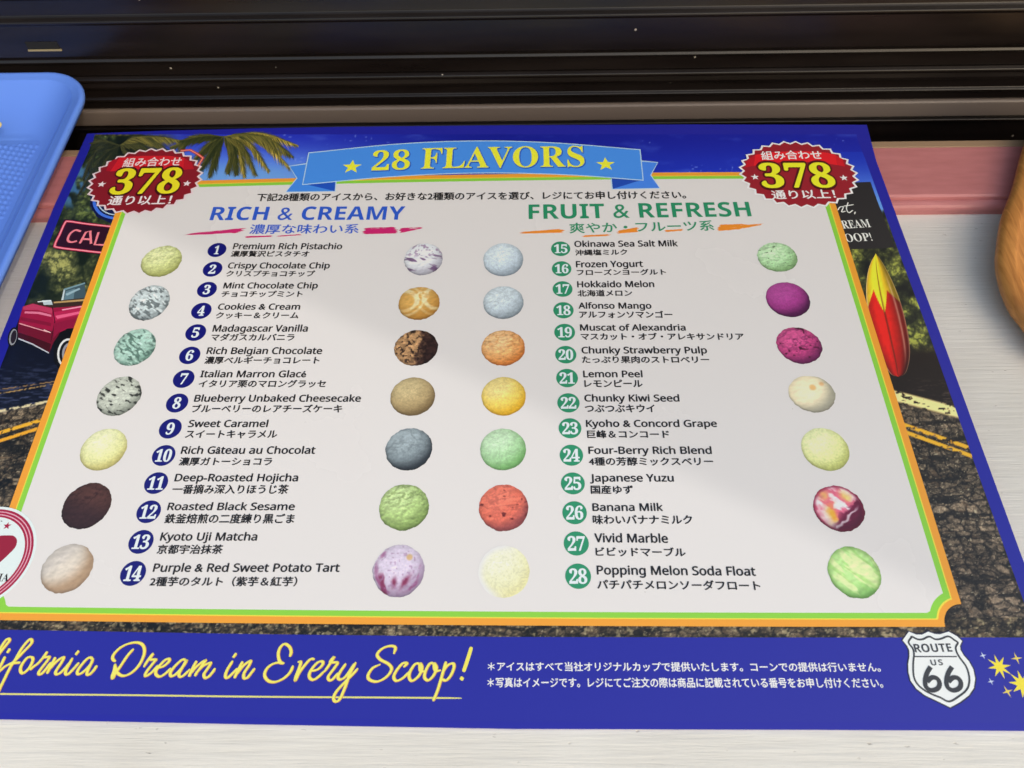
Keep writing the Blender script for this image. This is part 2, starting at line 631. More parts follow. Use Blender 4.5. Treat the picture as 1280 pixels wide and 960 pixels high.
# ---- background picture strips, sampled as inks
def grid_picture(name, ufun, v0, v1, nu, nv, art, layer=1):
    vv = np.linspace(v0, v1, nv)
    U = np.empty((nv, nu))
    Vv = np.empty((nv, nu))
    for i, v in enumerate(vv):
        a, b = ufun(v)
        U[i] = np.linspace(a, b, nu)
        Vv[i] = v
    P = S(U, Vv).reshape(-1, 2) * MM
    V = np.column_stack([P, np.full(len(P), layer * LAYER * MM)])
    idx = np.arange(nv * nu).reshape(nv, nu)
    q = np.stack([idx[1:, :-1], idx[1:, 1:], idx[:-1, 1:], idx[:-1, :-1]], -1).reshape(-1, 4)
    me = bpy.data.meshes.new('m')
    me.vertices.add(len(V))
    me.vertices.foreach_set('co', V.astype(np.float32).ravel())
    me.loops.add(len(q) * 4)
    me.polygons.add(len(q))
    me.loops.foreach_set('vertex_index', q.ravel().astype(np.int32))
    me.polygons.foreach_set('loop_start', np.arange(0, len(q) * 4, 4, dtype=np.int32))
    me.update(calc_edges=True)
    c, wh = art(U, Vv)
    setcol(me, ink(np.clip(c, 0, 255), wh).reshape(-1, 3))
    return link(name, me, vcmat(), menu)

def cobble(u, v, scale, base, seed, far=1.0):
    p = S(u, v)
    x, y = p[..., 0], p[..., 1]
    x = x + 3.0 * (fbm(x / 5, y / 5, seed + 3) - 0.5) + 1.2 * (fbm(x * 0.9, y * 0.9, seed + 31) - 0.5)
    y = y + 3.0 * (fbm(x / 5, y / 5, seed + 4) - 0.5) + 1.0 * (fbm(x * 0.9, y * 0.9, seed + 32) - 0.5)
    f1, f2, idv = cells(x / (scale * 1.25), y / (scale * 0.62), seed)
    g1, g2, gid = cells(x / (scale * 0.42), y / (scale * 0.30), seed + 50)
    e = f2 - f1
    n = fbm(x * 1.6, y * 2.4, seed + 8, 4)
    n2 = fbm(x * 0.10, y * 0.16, seed + 2, 3)
    rows = fbm(x * 0.05, y * 0.55, seed + 66, 4)
    c = np.array(base)[None, None] * (0.10 + 0.55 * n2 + 0.35 * (idv - 0.5) + 0.35 * (gid - 0.5) + 1.0 * (n - 0.36))[..., None]
    c = mix((17, 14, 13), c, sm(0.0, 0.30, e) * 0.75 + 0.25)
    c = mix(c, (15, 13, 12), sm(0.56, 0.70, rows) * 0.75)
    hl = sm(0.60, 0.74, n) * sm(0.35, 0.1, g1)
    c = mix(c, (206, 188, 158), hl * 0.65)
    wm_ = sm(0.66, 0.80, fbm(x * 0.5, y * 0.7, seed + 21, 3))
    return mix(c, (128, 96, 70), wm_ * 0.35)

def foliage(u, v, seed, hi=(165, 160, 90), lo=(20, 30, 20), sc=7.0):
    wu = u + sc * 1.6 * (fbm(u / (sc * 1.3), v / (sc * 1.3), seed + 20, 3) - 0.5)
    wv = v + sc * 1.6 * (fbm(u / (sc * 1.3), v / (sc * 1.3), seed + 27, 3) - 0.5)
    a1, b1, i1 = cells(wu / (sc * 1.5), wv / (sc * 1.1), seed)
    a2, b2, i2 = cells(wu / (sc * 0.55), wv / (sc * 0.42), seed + 3)
    n = fbm(u / 2.2, v / 1.9, seed + 1, 3)
    big = fbm(u / 26, v / 20, seed + 6, 3)
    k = np.clip(1.05 - a1 * 1.1, 0, 1) * (0.45 + 0.75 * np.clip(1 - a2 * 1.2, 0, 1)) * (0.25 + 1.3 * n) * np.clip(2.6 * (big - 0.28), 0, 1.5)
    return mix(lo, hi, k * 1.35 * (0.6 + 0.6 * i1))

def line_d(u, v, a, b):
    a, b = np.array(a, float), np.array(b, float)
    d = b - a
    t = ((u - a[0]) * d[0] + (v - a[1]) * d[1]) / (d @ d)
    return (v - a[1]) * 1.0 - t * d[1] - (0), t

def yl(u, v, u0, v0, u1, v1):
    """signed photo distance below the printed road line through two readings"""
    return v - (v0 + (u - u0) * (v1 - v0) / (u1 - u0))

def art_left(u, v):
    c = np.zeros(u.shape + (3,)) + np.array((20, 27, 30.))
    trees = foliage(u, v, 3, (112, 124, 66), (16, 26, 22), 7)
    c = mix(c, trees, np.ones_like(u))
    blue = sm(0.50, 0.68, fbm(u / 14, v / 18, 40, 3)) * sm(190, 205, v) * (1 - sm(248, 268, v)) * (1 - sm(118, 150, u))
    c = mix(c, (70, 120, 175), blue * 0.85)
    bush = foliage(u, v, 12, (176, 172, 100), (20, 30, 24), 7.5)
    c = mix(c, bush, sm(306, 318, v) * (1 - sm(372, 402, v)))
    c = mix(c, (12, 17, 28), sm(372, 405, v))
    x = S(u, v)
    st = fbm(x[..., 0] * 0.25, x[..., 1] * 1.1, 61, 4)
    night = mix((12, 16, 34), (60, 66, 96), sm(0.45, 0.8, st) * sm(440, 480, v))
    c = mix(c, night, sm(425, 440, v))
    cob = cobble(u, v, 3.6, (166, 142, 114), 5)
    c = mix(c, cob, sm(-3, 3, yl(u, v, 0, 515, 75, 501)))
    k = fbm(x[..., 0] * 0.6, x[..., 1] * 0.9, 77, 3)
    for (a, b, cc, wd) in (((0, 514), (75, 499), (225, 205, 160), 2.2), ((0, 541), (75, 518), (245, 175, 45), 3.0), ((0, 551), (75, 527), (240, 165, 40), 2.8),
                           ((0, 492), (75, 479), (165, 130, 80), 1.0), ((0, 487), (75, 476), (150, 115, 75), 0.8)):
        d = np.abs(yl(u, v, *a, *b))
        c = mix(c, cc, (1 - sm(wd * 0.5, wd, d)) * sm(0.28, 0.45, k))
    return c, (228, 221, 219)

def art_top(u, v):
    t = sm(165, 222, v)
    left = mix((40, 52, 190), (112, 162, 255), t)
    right = mix((20, 26, 140), (26, 44, 168), t)
    c = mix(left, right, sm(330, 640, u))
    cl = sm(0.55, 0.8, fbm(u / 40, v / 12, 91, 4))
    c = mix(c, (110, 140, 235), cl * 0.22)
    sp = sm(0.83, 0.9, vnoise(u / 2.2, v / 2.2, 95)) * sm(0.6, 0.75, fbm(u / 30, v / 10, 96, 2))
    c = mix(c, (150, 170, 250), sp * 0.5)
    dk = sm(0.38, 0.62, fbm(u / 16, v / 9, 33, 4)) * (1 - sm(165, 240, u))
    fo = foliage(u, v, 8, (110, 100, 45), (16, 24, 26), 6)
    c = mix(c, fo, dk * 1.1)
    return c, mix((228, 221, 219), DW, sm(500, 1000, u))

def art_right(u, v):
    sky = mix((24, 44, 165), (95, 140, 225), sm(190, 262, v))
    fo = foliage(u, v, 19, (158, 156, 70), (14, 18, 20), 8)
    top_ = 262 + 16 * (fbm(u / 7, v * 0, 4, 2) - 0.5)
    c = mix(sky, fo, sm(-4, 5, v - top_))
    c = mix(c, (24, 16, 14), sm(425, 446, v))
    x = S(u, v)
    st = fbm(x[..., 0] * 0.3, x[..., 1] * 1.2, 65, 4)
    c = mix(c, (66, 52, 46), sm(0.55, 0.8, st) * sm(465, 490, v))
    cob = cobble(u, v, 4.2, (152, 128, 106), 15)
    c = mix(c, cob, sm(-6, 2, yl(u, v, 1122, 506, 1200, 524)))
    k = fbm(x[..., 0] * 0.45, x[..., 1] * 0.9, 78, 3)
    d = yl(u, v, 1120, 487, 1200, 508)
    c = mix(c, (238, 205, 140), sm(0, 3, d) * (1 - sm(13, 17, d)) * sm(0.34, 0.46, k))
    for a, b in (((1133, 532), (1212, 560)), ((1134, 541), (1217, 571))):
        d = np.abs(yl(u, v, *a, *b))
        c = mix(c, (238, 160, 40), (1 - sm(1.8, 3.2, d)) * sm(0.30, 0.42, k))
    wh = mix(DW, (222, 214, 212), sm(560, 760, v))
    return c, wh

def art_bottom(u, v):
    c = cobble(u, v, 4.4, (140, 118, 92), 25)
    x = S(u, v)
    h = sm(0.60, 0.76, fbm(x[..., 0] * 0.8, x[..., 1] * 0.8, 29, 3))
    return mix(c, (205, 185, 140), h * 0.55), (228, 221, 219)

def xin(v):      # inner edge of the blue border, left then right
    return np.interp(v, [167, 175, 257, 322, 424, 545, 690, 800], [118, 117, 80, 54, 14, -32, -88, -135])
def xinr(v):
    return np.interp(v, [156, 175, 200, 303, 408, 610, 703, 800], [1068, 1072, 1082, 1119, 1158, 1229, 1262, 1297])
def xpl(v):      # panel's outer edge, left then right
    return np.interp(v, [160, 265, 480, 635, 790], [182, 145, 67, 12, -43]) + 4
def xpr(v):
    return np.interp(v, [160, 260, 400, 610, 690, 800], [1015, 1045, 1090, 1155.5, 1172, 1172]) - 4
grid_picture('street_picture', lambda v: (xin(v), xpl(v)), 170, 792, 120, 560, art_left)
grid_picture('sky_picture', lambda v: (xin(v) , xinr(v)), 168, 226, 760, 52, art_top, 0.8)
grid_picture('street_picture', lambda v: (xpr(v), xinr(v)), 190, 797, 120, 560, art_right, 1.1)
grid_picture('road_picture', lambda v: (-150, 1297), 772, 797.5, 1200, 24, art_bottom, 1.2)
# blue band at the foot, its top edge covers the road picture
flat('foot_band', [(-160, 784), (0, 787.2), (320, 792.8), (620, 796.2), (960, 797), (1300, 797), (1330, 880), (1330, 904), (960, 903), (640, 902), (320, 897), (0, 891), (-170, 887)], 1.6, inkmat((36, 38, 152)), menu)

# ---- the white panel with green, yellow and orange lines
Lx = (S(145, 265)[0] + S(67, 480)[0] + S(12, 635)[0]) / 3
def panel(name, inset, layer, m, nr):
    # outline from the printed panel's own four sides (they run a little off square)
    L0, L1 = S(152.0, 245), S(-31, 757)
    # fit sides
    def side(pts):
        p = S(*np.array(pts, float).T)
        return p
    lt = side([(145, 265), (67, 480), (12, 635)])
    rt = side([(1045.5, 262), (1091, 400), (1156, 610), (1199.5, 752)])
    bt = side([(0, 775), (320, 780), (620, 781.5), (960, 783), (1179, 784)])
    tp = side([(256, 226), (390, 222.3), (640, 218), (900, 215.6), (925, 215.4)])
    fl = np.polyfit(lt[:, 1], lt[:, 0], 1)
    fr = np.polyfit(rt[:, 1], rt[:, 0], 1)
    fb = np.polyfit(bt[:, 0], bt[:, 1], 2)
    ft = np.polyfit(tp[:, 0], tp[:, 1], 2)
    X0 = lambda y: np.polyval(fl, y) + inset
    X1 = lambda y: np.polyval(fr, y) - inset
    Y0 = lambda x: np.polyval(fb, x) + inset * 0.9
    Y1 = lambda x: np.polyval(ft, x) - inset * 0.9
    o = []
    ca = [(np.polyval(fl, 40), np.polyval(fb, np.polyval(fl, 40)), 0), (np.polyval(fr, 40), np.polyval(fb, np.polyval(fr, 40)), 1)]
    r = nr
    # bottom edge, left to right
    cxl, cyl = ca[0][0], ca[0][1]
    cxr, cyr = ca[1][0], ca[1][1]
    yT = np.polyval(ft, 80)
    bx = np.linspace(cxl + r, cxr - r, 30)
    o += [(x, Y0(x)) for x in bx]
    a0 = math.asin(min(1, inset / r))
    for a in np.linspace(math.pi - a0, math.pi / 2 + a0, 10):
        o.append((cxr + r * math.cos(a), cyr + r * math.sin(a)))
    yt = np.polyval(ft, cxr)
    o += [(X1(y), y) for y in np.linspace(cyr + r, Y1(cxr), 24)]
    o += [(x, Y1(x)) for x in np.linspace(X1(yt), X0(yt), 30)]
    yl_ = np.polyval(ft, cxl)
    o += [(X0(y), y) for y in np.linspace(Y1(cxl) , cyl + r, 24)]
    for a in np.linspace(math.pi / 2 - a0, a0, 10):
        o.append((cxl + r * math.cos(a), cyl + r * math.sin(a)))
    q = [o[0]]
    for p in o[1:]:
        if math.hypot(p[0] - q[-1][0], p[1] - q[-1][1]) > 0.05:
            q.append(p)
    return flat(name, q, layer, m, menu, px=False)
panel('orange_line', 0.0, 4, inkmat((250, 158, 52)), 8.0)
panel('yellow_line', 2.75, 4.4, inkmat((244, 214, 70)), 10.0)
panel('green_line', 3.2, 4.8, inkmat((142, 205, 66)), 10.6)
white = mat('laminated_white_paper', (0.80, 0.775, 0.770), 0.24)
t, N, L, B = nodes(white)
tc = N.new('ShaderNodeTexCoord')
vo = N.new('ShaderNodeTexVoronoi')
vo.inputs['Scale'].default_value = 60
L.new(tc.outputs['Object'], vo.inputs[0])
sx = N.new('ShaderNodeSeparateColor')
L.new(vo.outputs['Color'], sx.inputs[0])
ma = N.new('ShaderNodeMapRange')              # speck size differs from speck to speck, most are none
ma.inputs[1].default_value = 0.80
ma.inputs[2].default_value = 1.0
ma.inputs[3].default_value = 0.0
ma.inputs[4].default_value = 0.040
L.new(sx.outputs[0], ma.inputs[0])
lt = N.new('ShaderNodeMath')
lt.operation = 'LESS_THAN'
L.new(vo.outputs['Distance'], lt.inputs[0])
L.new(ma.outputs[0], lt.inputs[1])
ns = N.new('ShaderNodeTexNoise')
ns.inputs['Scale'].default_value = 14
ns.inputs['Detail'].default_value = 5
L.new(tc.outputs['Object'], ns.inputs[0])
sr = N.new('ShaderNodeMapRange')
sr.inputs[3].default_value = 0.17
sr.inputs[4].default_value = 0.34
L.new(ns.outputs[0], sr.inputs[0])
L.new(sr.outputs[0], B.inputs['Roughness'])
mc = N.new('ShaderNodeMix')
mc.data_type = 'RGBA'
mc.inputs[6].default_value = (0.80, 0.775, 0.770, 1)
mc.inputs[7].default_value = (0.42, 0.38, 0.34, 1)
mh = N.new('ShaderNodeMath')
mh.operation = 'MULTIPLY'
mh.inputs[1].default_value = 0.75
L.new(lt.outputs[0], mh.inputs[0])
L.new(mh.outputs[0], mc.inputs[0])
L.new(mc.outputs[2], B.inputs['Base Color'])
panel('white_panel', 5.4, 5.2, white, 13.0)

# ---- palm fronds in the printed sky
rng = np.random.default_rng(4)
def palm(name, cx, cy, fronds, hi, lo, layer):
    polys, cols = [], []
    for (mx, my, tx, ty, k) in fronds:
        sp = catmull([(cx, cy), (mx, my), (tx, ty)], 34)
        for i in range(1, len(sp) - 1):
            t = i / len(sp)
            d = sp[i + 1] - sp[i - 1]
            d = d / (np.linalg.norm(d) + 1e-6)
            for sgn in (-1, 1):
                L = (9 + 6 * rng.random()) * math.sin(math.pi * min(0.97, t * 0.86 + 0.10)) ** 0.8
                nrm = np.array((-d[1], d[0])) * sgn
                e = sp[i] + (d * 1.15 + nrm * 0.55 + np.array((0, 0.36))) * L * (0.75 + 0.4 * rng.random())
                b2 = sp[i] + d * 2.4
                polys.append([sp[i], b2, e])
                g = k * (0.20 + 0.95 * rng.random()) * (1.1 if sgn > 0 else 0.6)
                cols.append(ink(np.clip(np.array(lo) + (np.array(hi) - np.array(lo)) * g, 0, 255)))
        for i in range(len(sp) - 1):
            a, b = sp[i], sp[i + 1]
            polys.append([a + (0, -0.7), b + (0, -0.6), b + (0, 0.6), a + (0, 0.7)])
            cols.append(ink(np.clip(np.array(lo) + (np.array(hi) - np.array(lo)) * k * 0.8, 0, 255)))
    return multi(name, polys, layer, vcmat(), menu, cols=cols)
palm('palm_picture', 150, 182, [(185, 171, 226, 176, .8), (190, 177, 216, 196, .6), (122, 188, 104, 224, .35), (135, 198, 116, 240, .35), (165, 198, 172, 226, .4), (130, 177, 116, 180, .4), (170, 172, 206, 172, .7), (128, 196, 98, 244, .3), (180, 184, 196, 214, .45)], (168, 150, 72), (20, 30, 26), 2.2)
palm('palm_picture', 280, 171, [(325, 167, 372, 182, 1.0), (325, 175, 362, 210, 1.1), (298, 186, 306, 221, 1.05), (272, 188, 262, 221, .45), (250, 171, 214, 184, .65), (262, 180, 236, 208, .5), (300, 169, 342, 172, .8), (288, 190, 285, 216, .6), (310, 178, 336, 214, .9), (240, 172, 222, 196, .5), (318, 170, 352, 192, .7), (292, 186, 296, 218, .4), (268, 184, 250, 214, .35), (330, 172, 366, 196, .6), (256, 170, 226, 176, .4), (302, 182, 320, 219, .6)], (186, 160, 72), (30, 42, 24), 2.6)

# ---- the red convertible printed at the left
def cx_(pts, ox=0.0, oy=320.0, s=3.2):
    return [(ox + x / s, oy + y / s) for x, y in pts]
def ell(cx, cy, rx, ry, n=28, rot=0.0):
    t = np.linspace(0, 2 * math.pi, n, endpoint=False)
    x, y = rx * np.cos(t), ry * np.sin(t)
    return [(cx + a * math.cos(rot) - b * math.sin(rot), cy + a * math.sin(rot) + b * math.cos(rot)) for a, b in zip(x, y)]
car_polys = [
    (ell(52, 325, 20, 40, rot=0.2), (20, 20, 24)), (ell(53, 325, 15, 33, rot=0.2), (150, 150, 156)), (ell(55, 324, 11, 27, rot=0.2), (40, 32, 38)),
    ([(240, 202), (257, 132), (340, 108), (345, 202)], (66, 86, 96)), ([(252, 196), (264, 142), (300, 130), (292, 196)], (96, 124, 136)), ([(240, 202), (256, 132), (262, 130), (250, 202)], (196, 206, 210)),
    ([(256, 132), (340, 106), (342, 111), (258, 138)], (120, 150, 160)),
    ([(120, 196), (150, 180), (208, 182), (300, 172), (345, 168), (345, 206), (210, 208)], (58, 40, 34)),
    ([(168, 178), (205, 176), (212, 196), (176, 196)], (188, 200, 205)),
    ([(215, 184), (345, 172), (345, 180), (216, 190)], (188, 150, 96)),
    ([(72, 330), (74, 272), (84, 232), (92, 203), (132, 190), (160, 198), (212, 208), (270, 204), (350, 196), (345, 300), (270, 290), (238, 312), (215, 345), (196, 390), (130, 352)], (158, 22, 62)),
    ([(72, 330), (75, 272), (130, 282), (205, 300), (240, 292), (238, 312), (215, 345), (196, 390), (130, 352)], (112, 16, 42)),
    ([(72, 330), (73, 306), (130, 324), (205, 352), (196, 390), (130, 352)], (66, 12, 26)),
    ([(92, 204), (132, 192), (212, 212), (208, 232), (150, 216), (94, 216)], (190, 56, 92)),
    ([(212, 226), (345, 204), (345, 232), (260, 250), (214, 262)], (184, 32, 78)),
    ([(222, 240), (330, 220), (318, 232), (230, 252)], (236, 96, 136)),
    ([(78, 268), (190, 302), (190, 306), (78, 273)], (226, 150, 160)),
    ([(176, 294), (204, 306), (203, 309), (175, 298)], (240, 190, 190)),
    ([(212, 206), (222, 262), (205, 345), (202, 345), (218, 262), (208, 206)], (70, 10, 30)), ([(100, 222), (160, 224), (206, 236), (206, 244), (150, 232), (98, 230)], (226, 120, 150)), ([(84, 244), (205, 268), (204, 282), (82, 258)], (132, 18, 52)), ([(248, 214), (340, 198), (342, 203), (250, 219)], (246, 150, 176)), ([(216, 270), (300, 250), (345, 252), (345, 290), (270, 286), (240, 300), (214, 330)], (142, 20, 58)), ([(150, 182), (204, 178), (206, 181), (152, 186)], (230, 236, 240)), ([(262, 152), (318, 128), (322, 134), (268, 160)], (150, 176, 186)), ([(74, 328), (130, 350), (196, 386), (196, 391), (130, 356), (74, 334)], (190, 190, 200)),
    ([(216, 350), (240, 306), (275, 290), (350, 286), (350, 330), (300, 470), (235, 452), (215, 420)], (12, 12, 18)),
    (ell(268, 388, 46, 64, rot=0.15), (16, 16, 22)), (ell(270, 388, 40, 58, rot=0.15), (226, 222, 220)), (ell(271, 388, 33, 50, rot=0.15), (22, 20, 26)), (ell(274, 388, 25, 40, rot=0.15), (150, 146, 154)), (ell(276, 388, 18, 30, rot=0.15), (110, 22, 44)), (ell(277, 388, 8, 13, rot=0.15), (200, 190, 196))]
car = multi('car_picture', [cx_(p) for p, c in car_polys], 2.2, vcmat(), menu, cols=[ink(c) for p, c in car_polys])

# ---- neon signs printed at the left
def px8(pts, ox, oy, s):
    return [(ox + x / s, oy + y / s) for x, y in pts]
ring = [(122, 236), (118, 246), (119, 258), (127, 268), (142, 273), (160, 273), (175, 268)]
flat('neon_sign_picture', [(113, 240), (113, 258), (121, 271), (140, 280), (176, 276), (190, 240)], 2.8, inkmat((16, 22, 70)), menu)
ribbons('neon_tube_picture', [ring], 1.5, 3.0, inkmat((66, 112, 220)), menu, taper=False)
ribbons('neon_tube_picture', [[(126, 240), (123, 249), (125, 259), (133, 266), (146, 269), (165, 268)]], 0.6, 3.2, inkmat((196, 216, 250)), menu, taper=False)
box_ = px8([(330, 62), (290, 150), (272, 190), (290, 202), (520, 226), (580, 226), (600, 96), (540, 92)], 0, 260, 4)
flat('neon_sign_picture', px8([(322, 56), (262, 192), (285, 208), (530, 236), (620, 230), (620, 88), (540, 86)], 0, 260, 4), 2.9, inkmat((46, 14, 34)), menu)
ribbons('neon_tube_picture', [px8([(600, 98), (540, 92), (430, 80), (345, 68), (326, 76), (300, 132), (276, 184), (290, 198), (400, 212), (510, 224), (600, 226)], 0, 260, 4)], 1.3, 3.1, inkmat((226, 62, 92)), menu, taper=False)
ribbons('neon_tube_picture', [px8([(600, 98), (540, 92), (430, 80), (345, 68), (326, 76), (300, 132), (276, 184), (290, 198), (400, 212), (510, 224), (600, 226)], 0, 260, 4)], 0.45, 3.3, inkmat((255, 170, 180)), menu, taper=False)
calL = [[(405, 118), (378, 112), (352, 130), (340, 160), (356, 172), (386, 166)], [(400, 178), (430, 122), (452, 116), (456, 180)], [(414, 156), (454, 158)], [(494, 122), (474, 184), (520, 186)], [(520, 190), (552, 130), (566, 128)]]
calL = [px8(s_, 0, 260, 4) for s_ in calL]
ribbons('neon_lettering', [calL[0]], 1.15, 3.3, inkmat((250, 128, 140)), menu, taper=False)
ribbons('neon_lettering', [s_ for s_ in calL[1:]], 1.15, 3.3, inkmat((250, 128, 140)), menu, taper=False, n=1)

# ---- black board, lettering and surfboard printed at the right
flat('board_picture', [(1040, 229), (1072, 228), (1088, 227.5), (1096, 250), (1119, 309), (1100, 311), (1040, 312)], 2.2, mat('ink_board', ink((36, 33, 36), DW), INK_ROUGH), menu)
chalk = inkmat((212, 204, 200), DW)
ribbons('board_lettering', [[(1047, 263), (1050, 259), (1054, 259), (1052, 265), (1057, 264)], [(1060, 253), (1058, 261), (1061, 266), (1066, 263)], [(1054, 258), (1067, 256)], [(1069, 265), (1068, 268)]], 0.55, 2.6, chalk, menu)
text('board_lettering', 'DREAM', (1045, 286.5), (1089, 284), 276.5, 2.6, chalk, menu, fn=serif)
text('board_lettering', 'SCOOP!', (1040, 303.5), (1091, 301), 293.5, 2.6, chalk, menu, fn=serif)
sbl = catmull([(1094.5, 317), (1087, 332), (1083, 352), (1083, 376), (1088, 405), (1098, 440), (1112, 466), (1122, 471)], 10)
sbr = catmull([(1094.5, 317), (1102, 327), (1112, 345), (1122, 368), (1130, 394), (1136, 424), (1137, 447), (1132, 466), (1124, 471)], 10)
tt_ = np.linspace(0, 1, 110)
def along(P):
    L_ = np.r_[0, np.cumsum(np.hypot(*np.diff(P, axis=0).T))]
    return np.stack([np.interp(tt_, L_ / L_[-1], P[:, 0]), np.interp(tt_, L_ / L_[-1], P[:, 1])], 1)
pl_, pr2 = along(sbl), along(sbr)
ss = np.linspace(0, 1, 40)
G = pl_[:, None] * (1 - ss)[None, :, None] + pr2[:, None] * ss[None, :, None]
q = ss[None] + 0 * tt_[:, None]
tg_ = tt_[:, None] + 0 * ss[None]
cen = 0.47
zig = 0.34 + 0.085 * np.where(q < 0.26, 1 - q / 0.26 * 1.6, np.where(q < cen, -0.6 + (q - 0.26) / (cen - 0.26) * 2.2, np.where(q < 0.70, 1.6 - (q - cen) / (0.70 - cen) * 2.0, -0.4 + (q - 0.70) / 0.3 * 1.2)))
cb = mix((236, 184, 40), (186, 26, 22), sm(-0.006, 0.006, tg_ - zig))
cb = cb * (1.12 - 0.62 * sm(0.5, 1.0, q) - 0.30 * sm(0.25, 0.0, q) + 0.16 * np.exp(-((q - 0.33) / 0.09) ** 2) - 0.28 * sm(0.55, 1.0, tg_))[..., None]
cb = mix(cb, (58, 30, 14), np.exp(-((q - cen) / 0.02) ** 2) * 0.8)
cb = mix(cb, (214, 170, 150), np.exp(-((q - 0.84) / 0.03) ** 2) * sm(0.1, 0.3, tg_) * sm(0.95, 0.7, tg_) * 0.55)
cb = mix(cb, (214, 176, 140), sm(0.06, 0.0, q) * 0.8 + sm(0.95, 1.0, q) * 0.55)
cb = cb * (1 + 0.15 * (fbm(G[..., 0] / 3, G[..., 1] / 5, 41, 3) - 0.5))[..., None]
Pq = S(G[..., 0], G[..., 1]).reshape(-1, 2) * MM
Vq = np.column_stack([Pq, np.full(len(Pq), 2.8 * LAYER * MM)])
ix = np.arange(110 * 40).reshape(110, 40)
Fq = np.stack([ix[1:, :-1], ix[1:, 1:], ix[:-1, 1:], ix[:-1, :-1]], -1).reshape(-1, 4)
me = mesh(Vq, Fq)
setcol(me, ink(np.clip(cb, 0, 255), DW).reshape(-1, 3))
link('surfboard_picture', me, vcmat(), menu)

# ---- banner
lb = (74, 142, 246)
def bn(pts, ox=340., oy=150., s=2.56):
    return [(ox + x / s, oy + y / s) for x, y in pts]
body_t = catmull(bn([(120, 108), (400, 80), (650, 70), (900, 76), (1176, 98)]), 8)
body_b = catmull(bn([(1186, 193), (930, 175), (650, 170), (380, 182), (100, 207)]), 8)
edge_m = inkmat((190, 214, 250))
def offs(p, d):
    p = np.array(p, float)
    c = p.mean(0)
    return [tuple(q + (q - c) / np.linalg.norm(q - c) * d) for q in p]
tl = bn([(57, 150), (118, 142), (204, 196), (201, 229), (46, 231), (82, 188)])
tr = bn([(1233, 138), (1178, 134), (1087, 190), (1090, 222), (1240, 219), (1210, 178)])
flat('banner_tail_line', offs(tl, 1.3), 6.0, edge_m, menu)
flat('banner_tail_line', offs(tr, 1.3), 6.0, edge_m, menu)
flat('banner_tail', tl, 6.3, inkmat((70, 138, 244)), menu)
flat('banner_tail', tr, 6.3, inkmat((72, 132, 232)), menu)
flat('banner_fold', bn([(100, 205), (204, 190), (201, 229)]), 6.6, inkmat((34, 82, 190)), menu)
flat('banner_fold', bn([(1186, 192), (1087, 186), (1090, 222)]), 6.6, inkmat((34, 74, 176)), menu)
bb = np.vstack([body_t, body_b])
bo = np.vstack([body_t + (0, -1.0), body_b + (0, 1.0)])
bo[0] += (-1.2, 0); bo[len(body_t) - 1] += (1.2, 0); bo[len(body_t)] += (1.2, 0); bo[-1] += (-1.2, 0)
flat('banner_line', bo, 6.9, edge_m, menu)
flat('banner', bb, 7.2, inkmat(lb), menu)
by = inkmat((246, 236, 60))
bs = mat('ink_banner_shadow', ink((44, 96, 190)), INK_ROUGH)
text('banner_lettering', '28', (464.5, 214), (512, 212.2), 190.5, 8.1, by, menu, fn=serif)
text('banner_lettering', 'FLAVORS', (526, 211.6), (731, 209), 186.2, 8.1, by, menu, fn=serif, arc=0.3)
text('banner_lettering_shadow', '28', (465.3, 214.8), (512.8, 213), 191.3, 7.5, bs, menu, fn=serif, grow=0.02)
text('banner_lettering_shadow', 'FLAVORS', (526.8, 212.4), (731.8, 209.8), 187.0, 7.5, bs, menu, fn=serif, arc=0.3, grow=0.02)
def star(name, u, v, r, m, layer, n=5, inner=0.40, rot=math.pi / 2):
    c = S(u, v)
    rr = abs(S(u + r, v)[0] - c[0])
    return flat(name, star_pts(c, rr, n, inner, rot), layer, m, menu, px=False)
star('banner_star', 440, 209.2, 12.5, by, 7.7)
star('banner_star', 757, 206, 12.5, by, 7.7)

# ---- headings
hblue = inkmat((46, 90, 200))
hgreen = inkmat((40, 140, 98))
black = inkmat((30, 27, 28))
halo = mat('ink_white_halo', (0.80, 0.775, 0.770), 0.24)
text('instruction_line', '下記28種類のアイスから、お好きな2種類のアイスを選び、レジにてお申し付けください。', (320, 252.3), (858, 249), 242.3, 7, black, menu, offset=0.028, bbox=True)
text('heading', 'RICH & CREAMY', (262, 275.8), (505, 275.2), 259.3, 7.3, hblue, menu, fn=sansb)
text('heading', 'FRUIT & REFRESH', (661, 274.4), (939.5, 271), 256.4, 7.3, hgreen, menu, fn=sansb)
def brush(name, strokes, colr, layer, seed):
    r = np.random.default_rng(seed)
    for (x0, y0, x1, y1, w0, w1, k) in strokes:
        polys = []
        k = k + 3
        for j in range(k):
            f = (j + 0.5) / k - 0.5
            cuts = [(0.0, 1.0)] if r.random() < 0.85 else [(0.0, 0.35 + 0.3 * r.random()), (0.72, 1.0)]
            for c0, c1 in cuts:
                a, b = c0 + 0.10 * r.random(), c1 - 0.14 * r.random()
                t = np.linspace(a, b, 22)
                wv = w0 + (w1 - w0) * t
                xs = x0 + (x1 - x0) * t
                ys = y0 + (y1 - y0) * t + f * wv + 0.35 * (vnoise(t * 9, t * 0 + j, seed) - 0.5)
                th = wv / k * (0.50 + 0.60 * vnoise(t * 14, t * 0 + j * 3.1, seed + 3)) * np.clip(np.minimum(t - a, b - t) * 14, 0.08, 1)
                polys.append(list(zip(xs, ys - th)) + list(zip(xs[::-1], (ys + th)[::-1])))
        multi(name, polys, layer, inkmat(colr), menu)
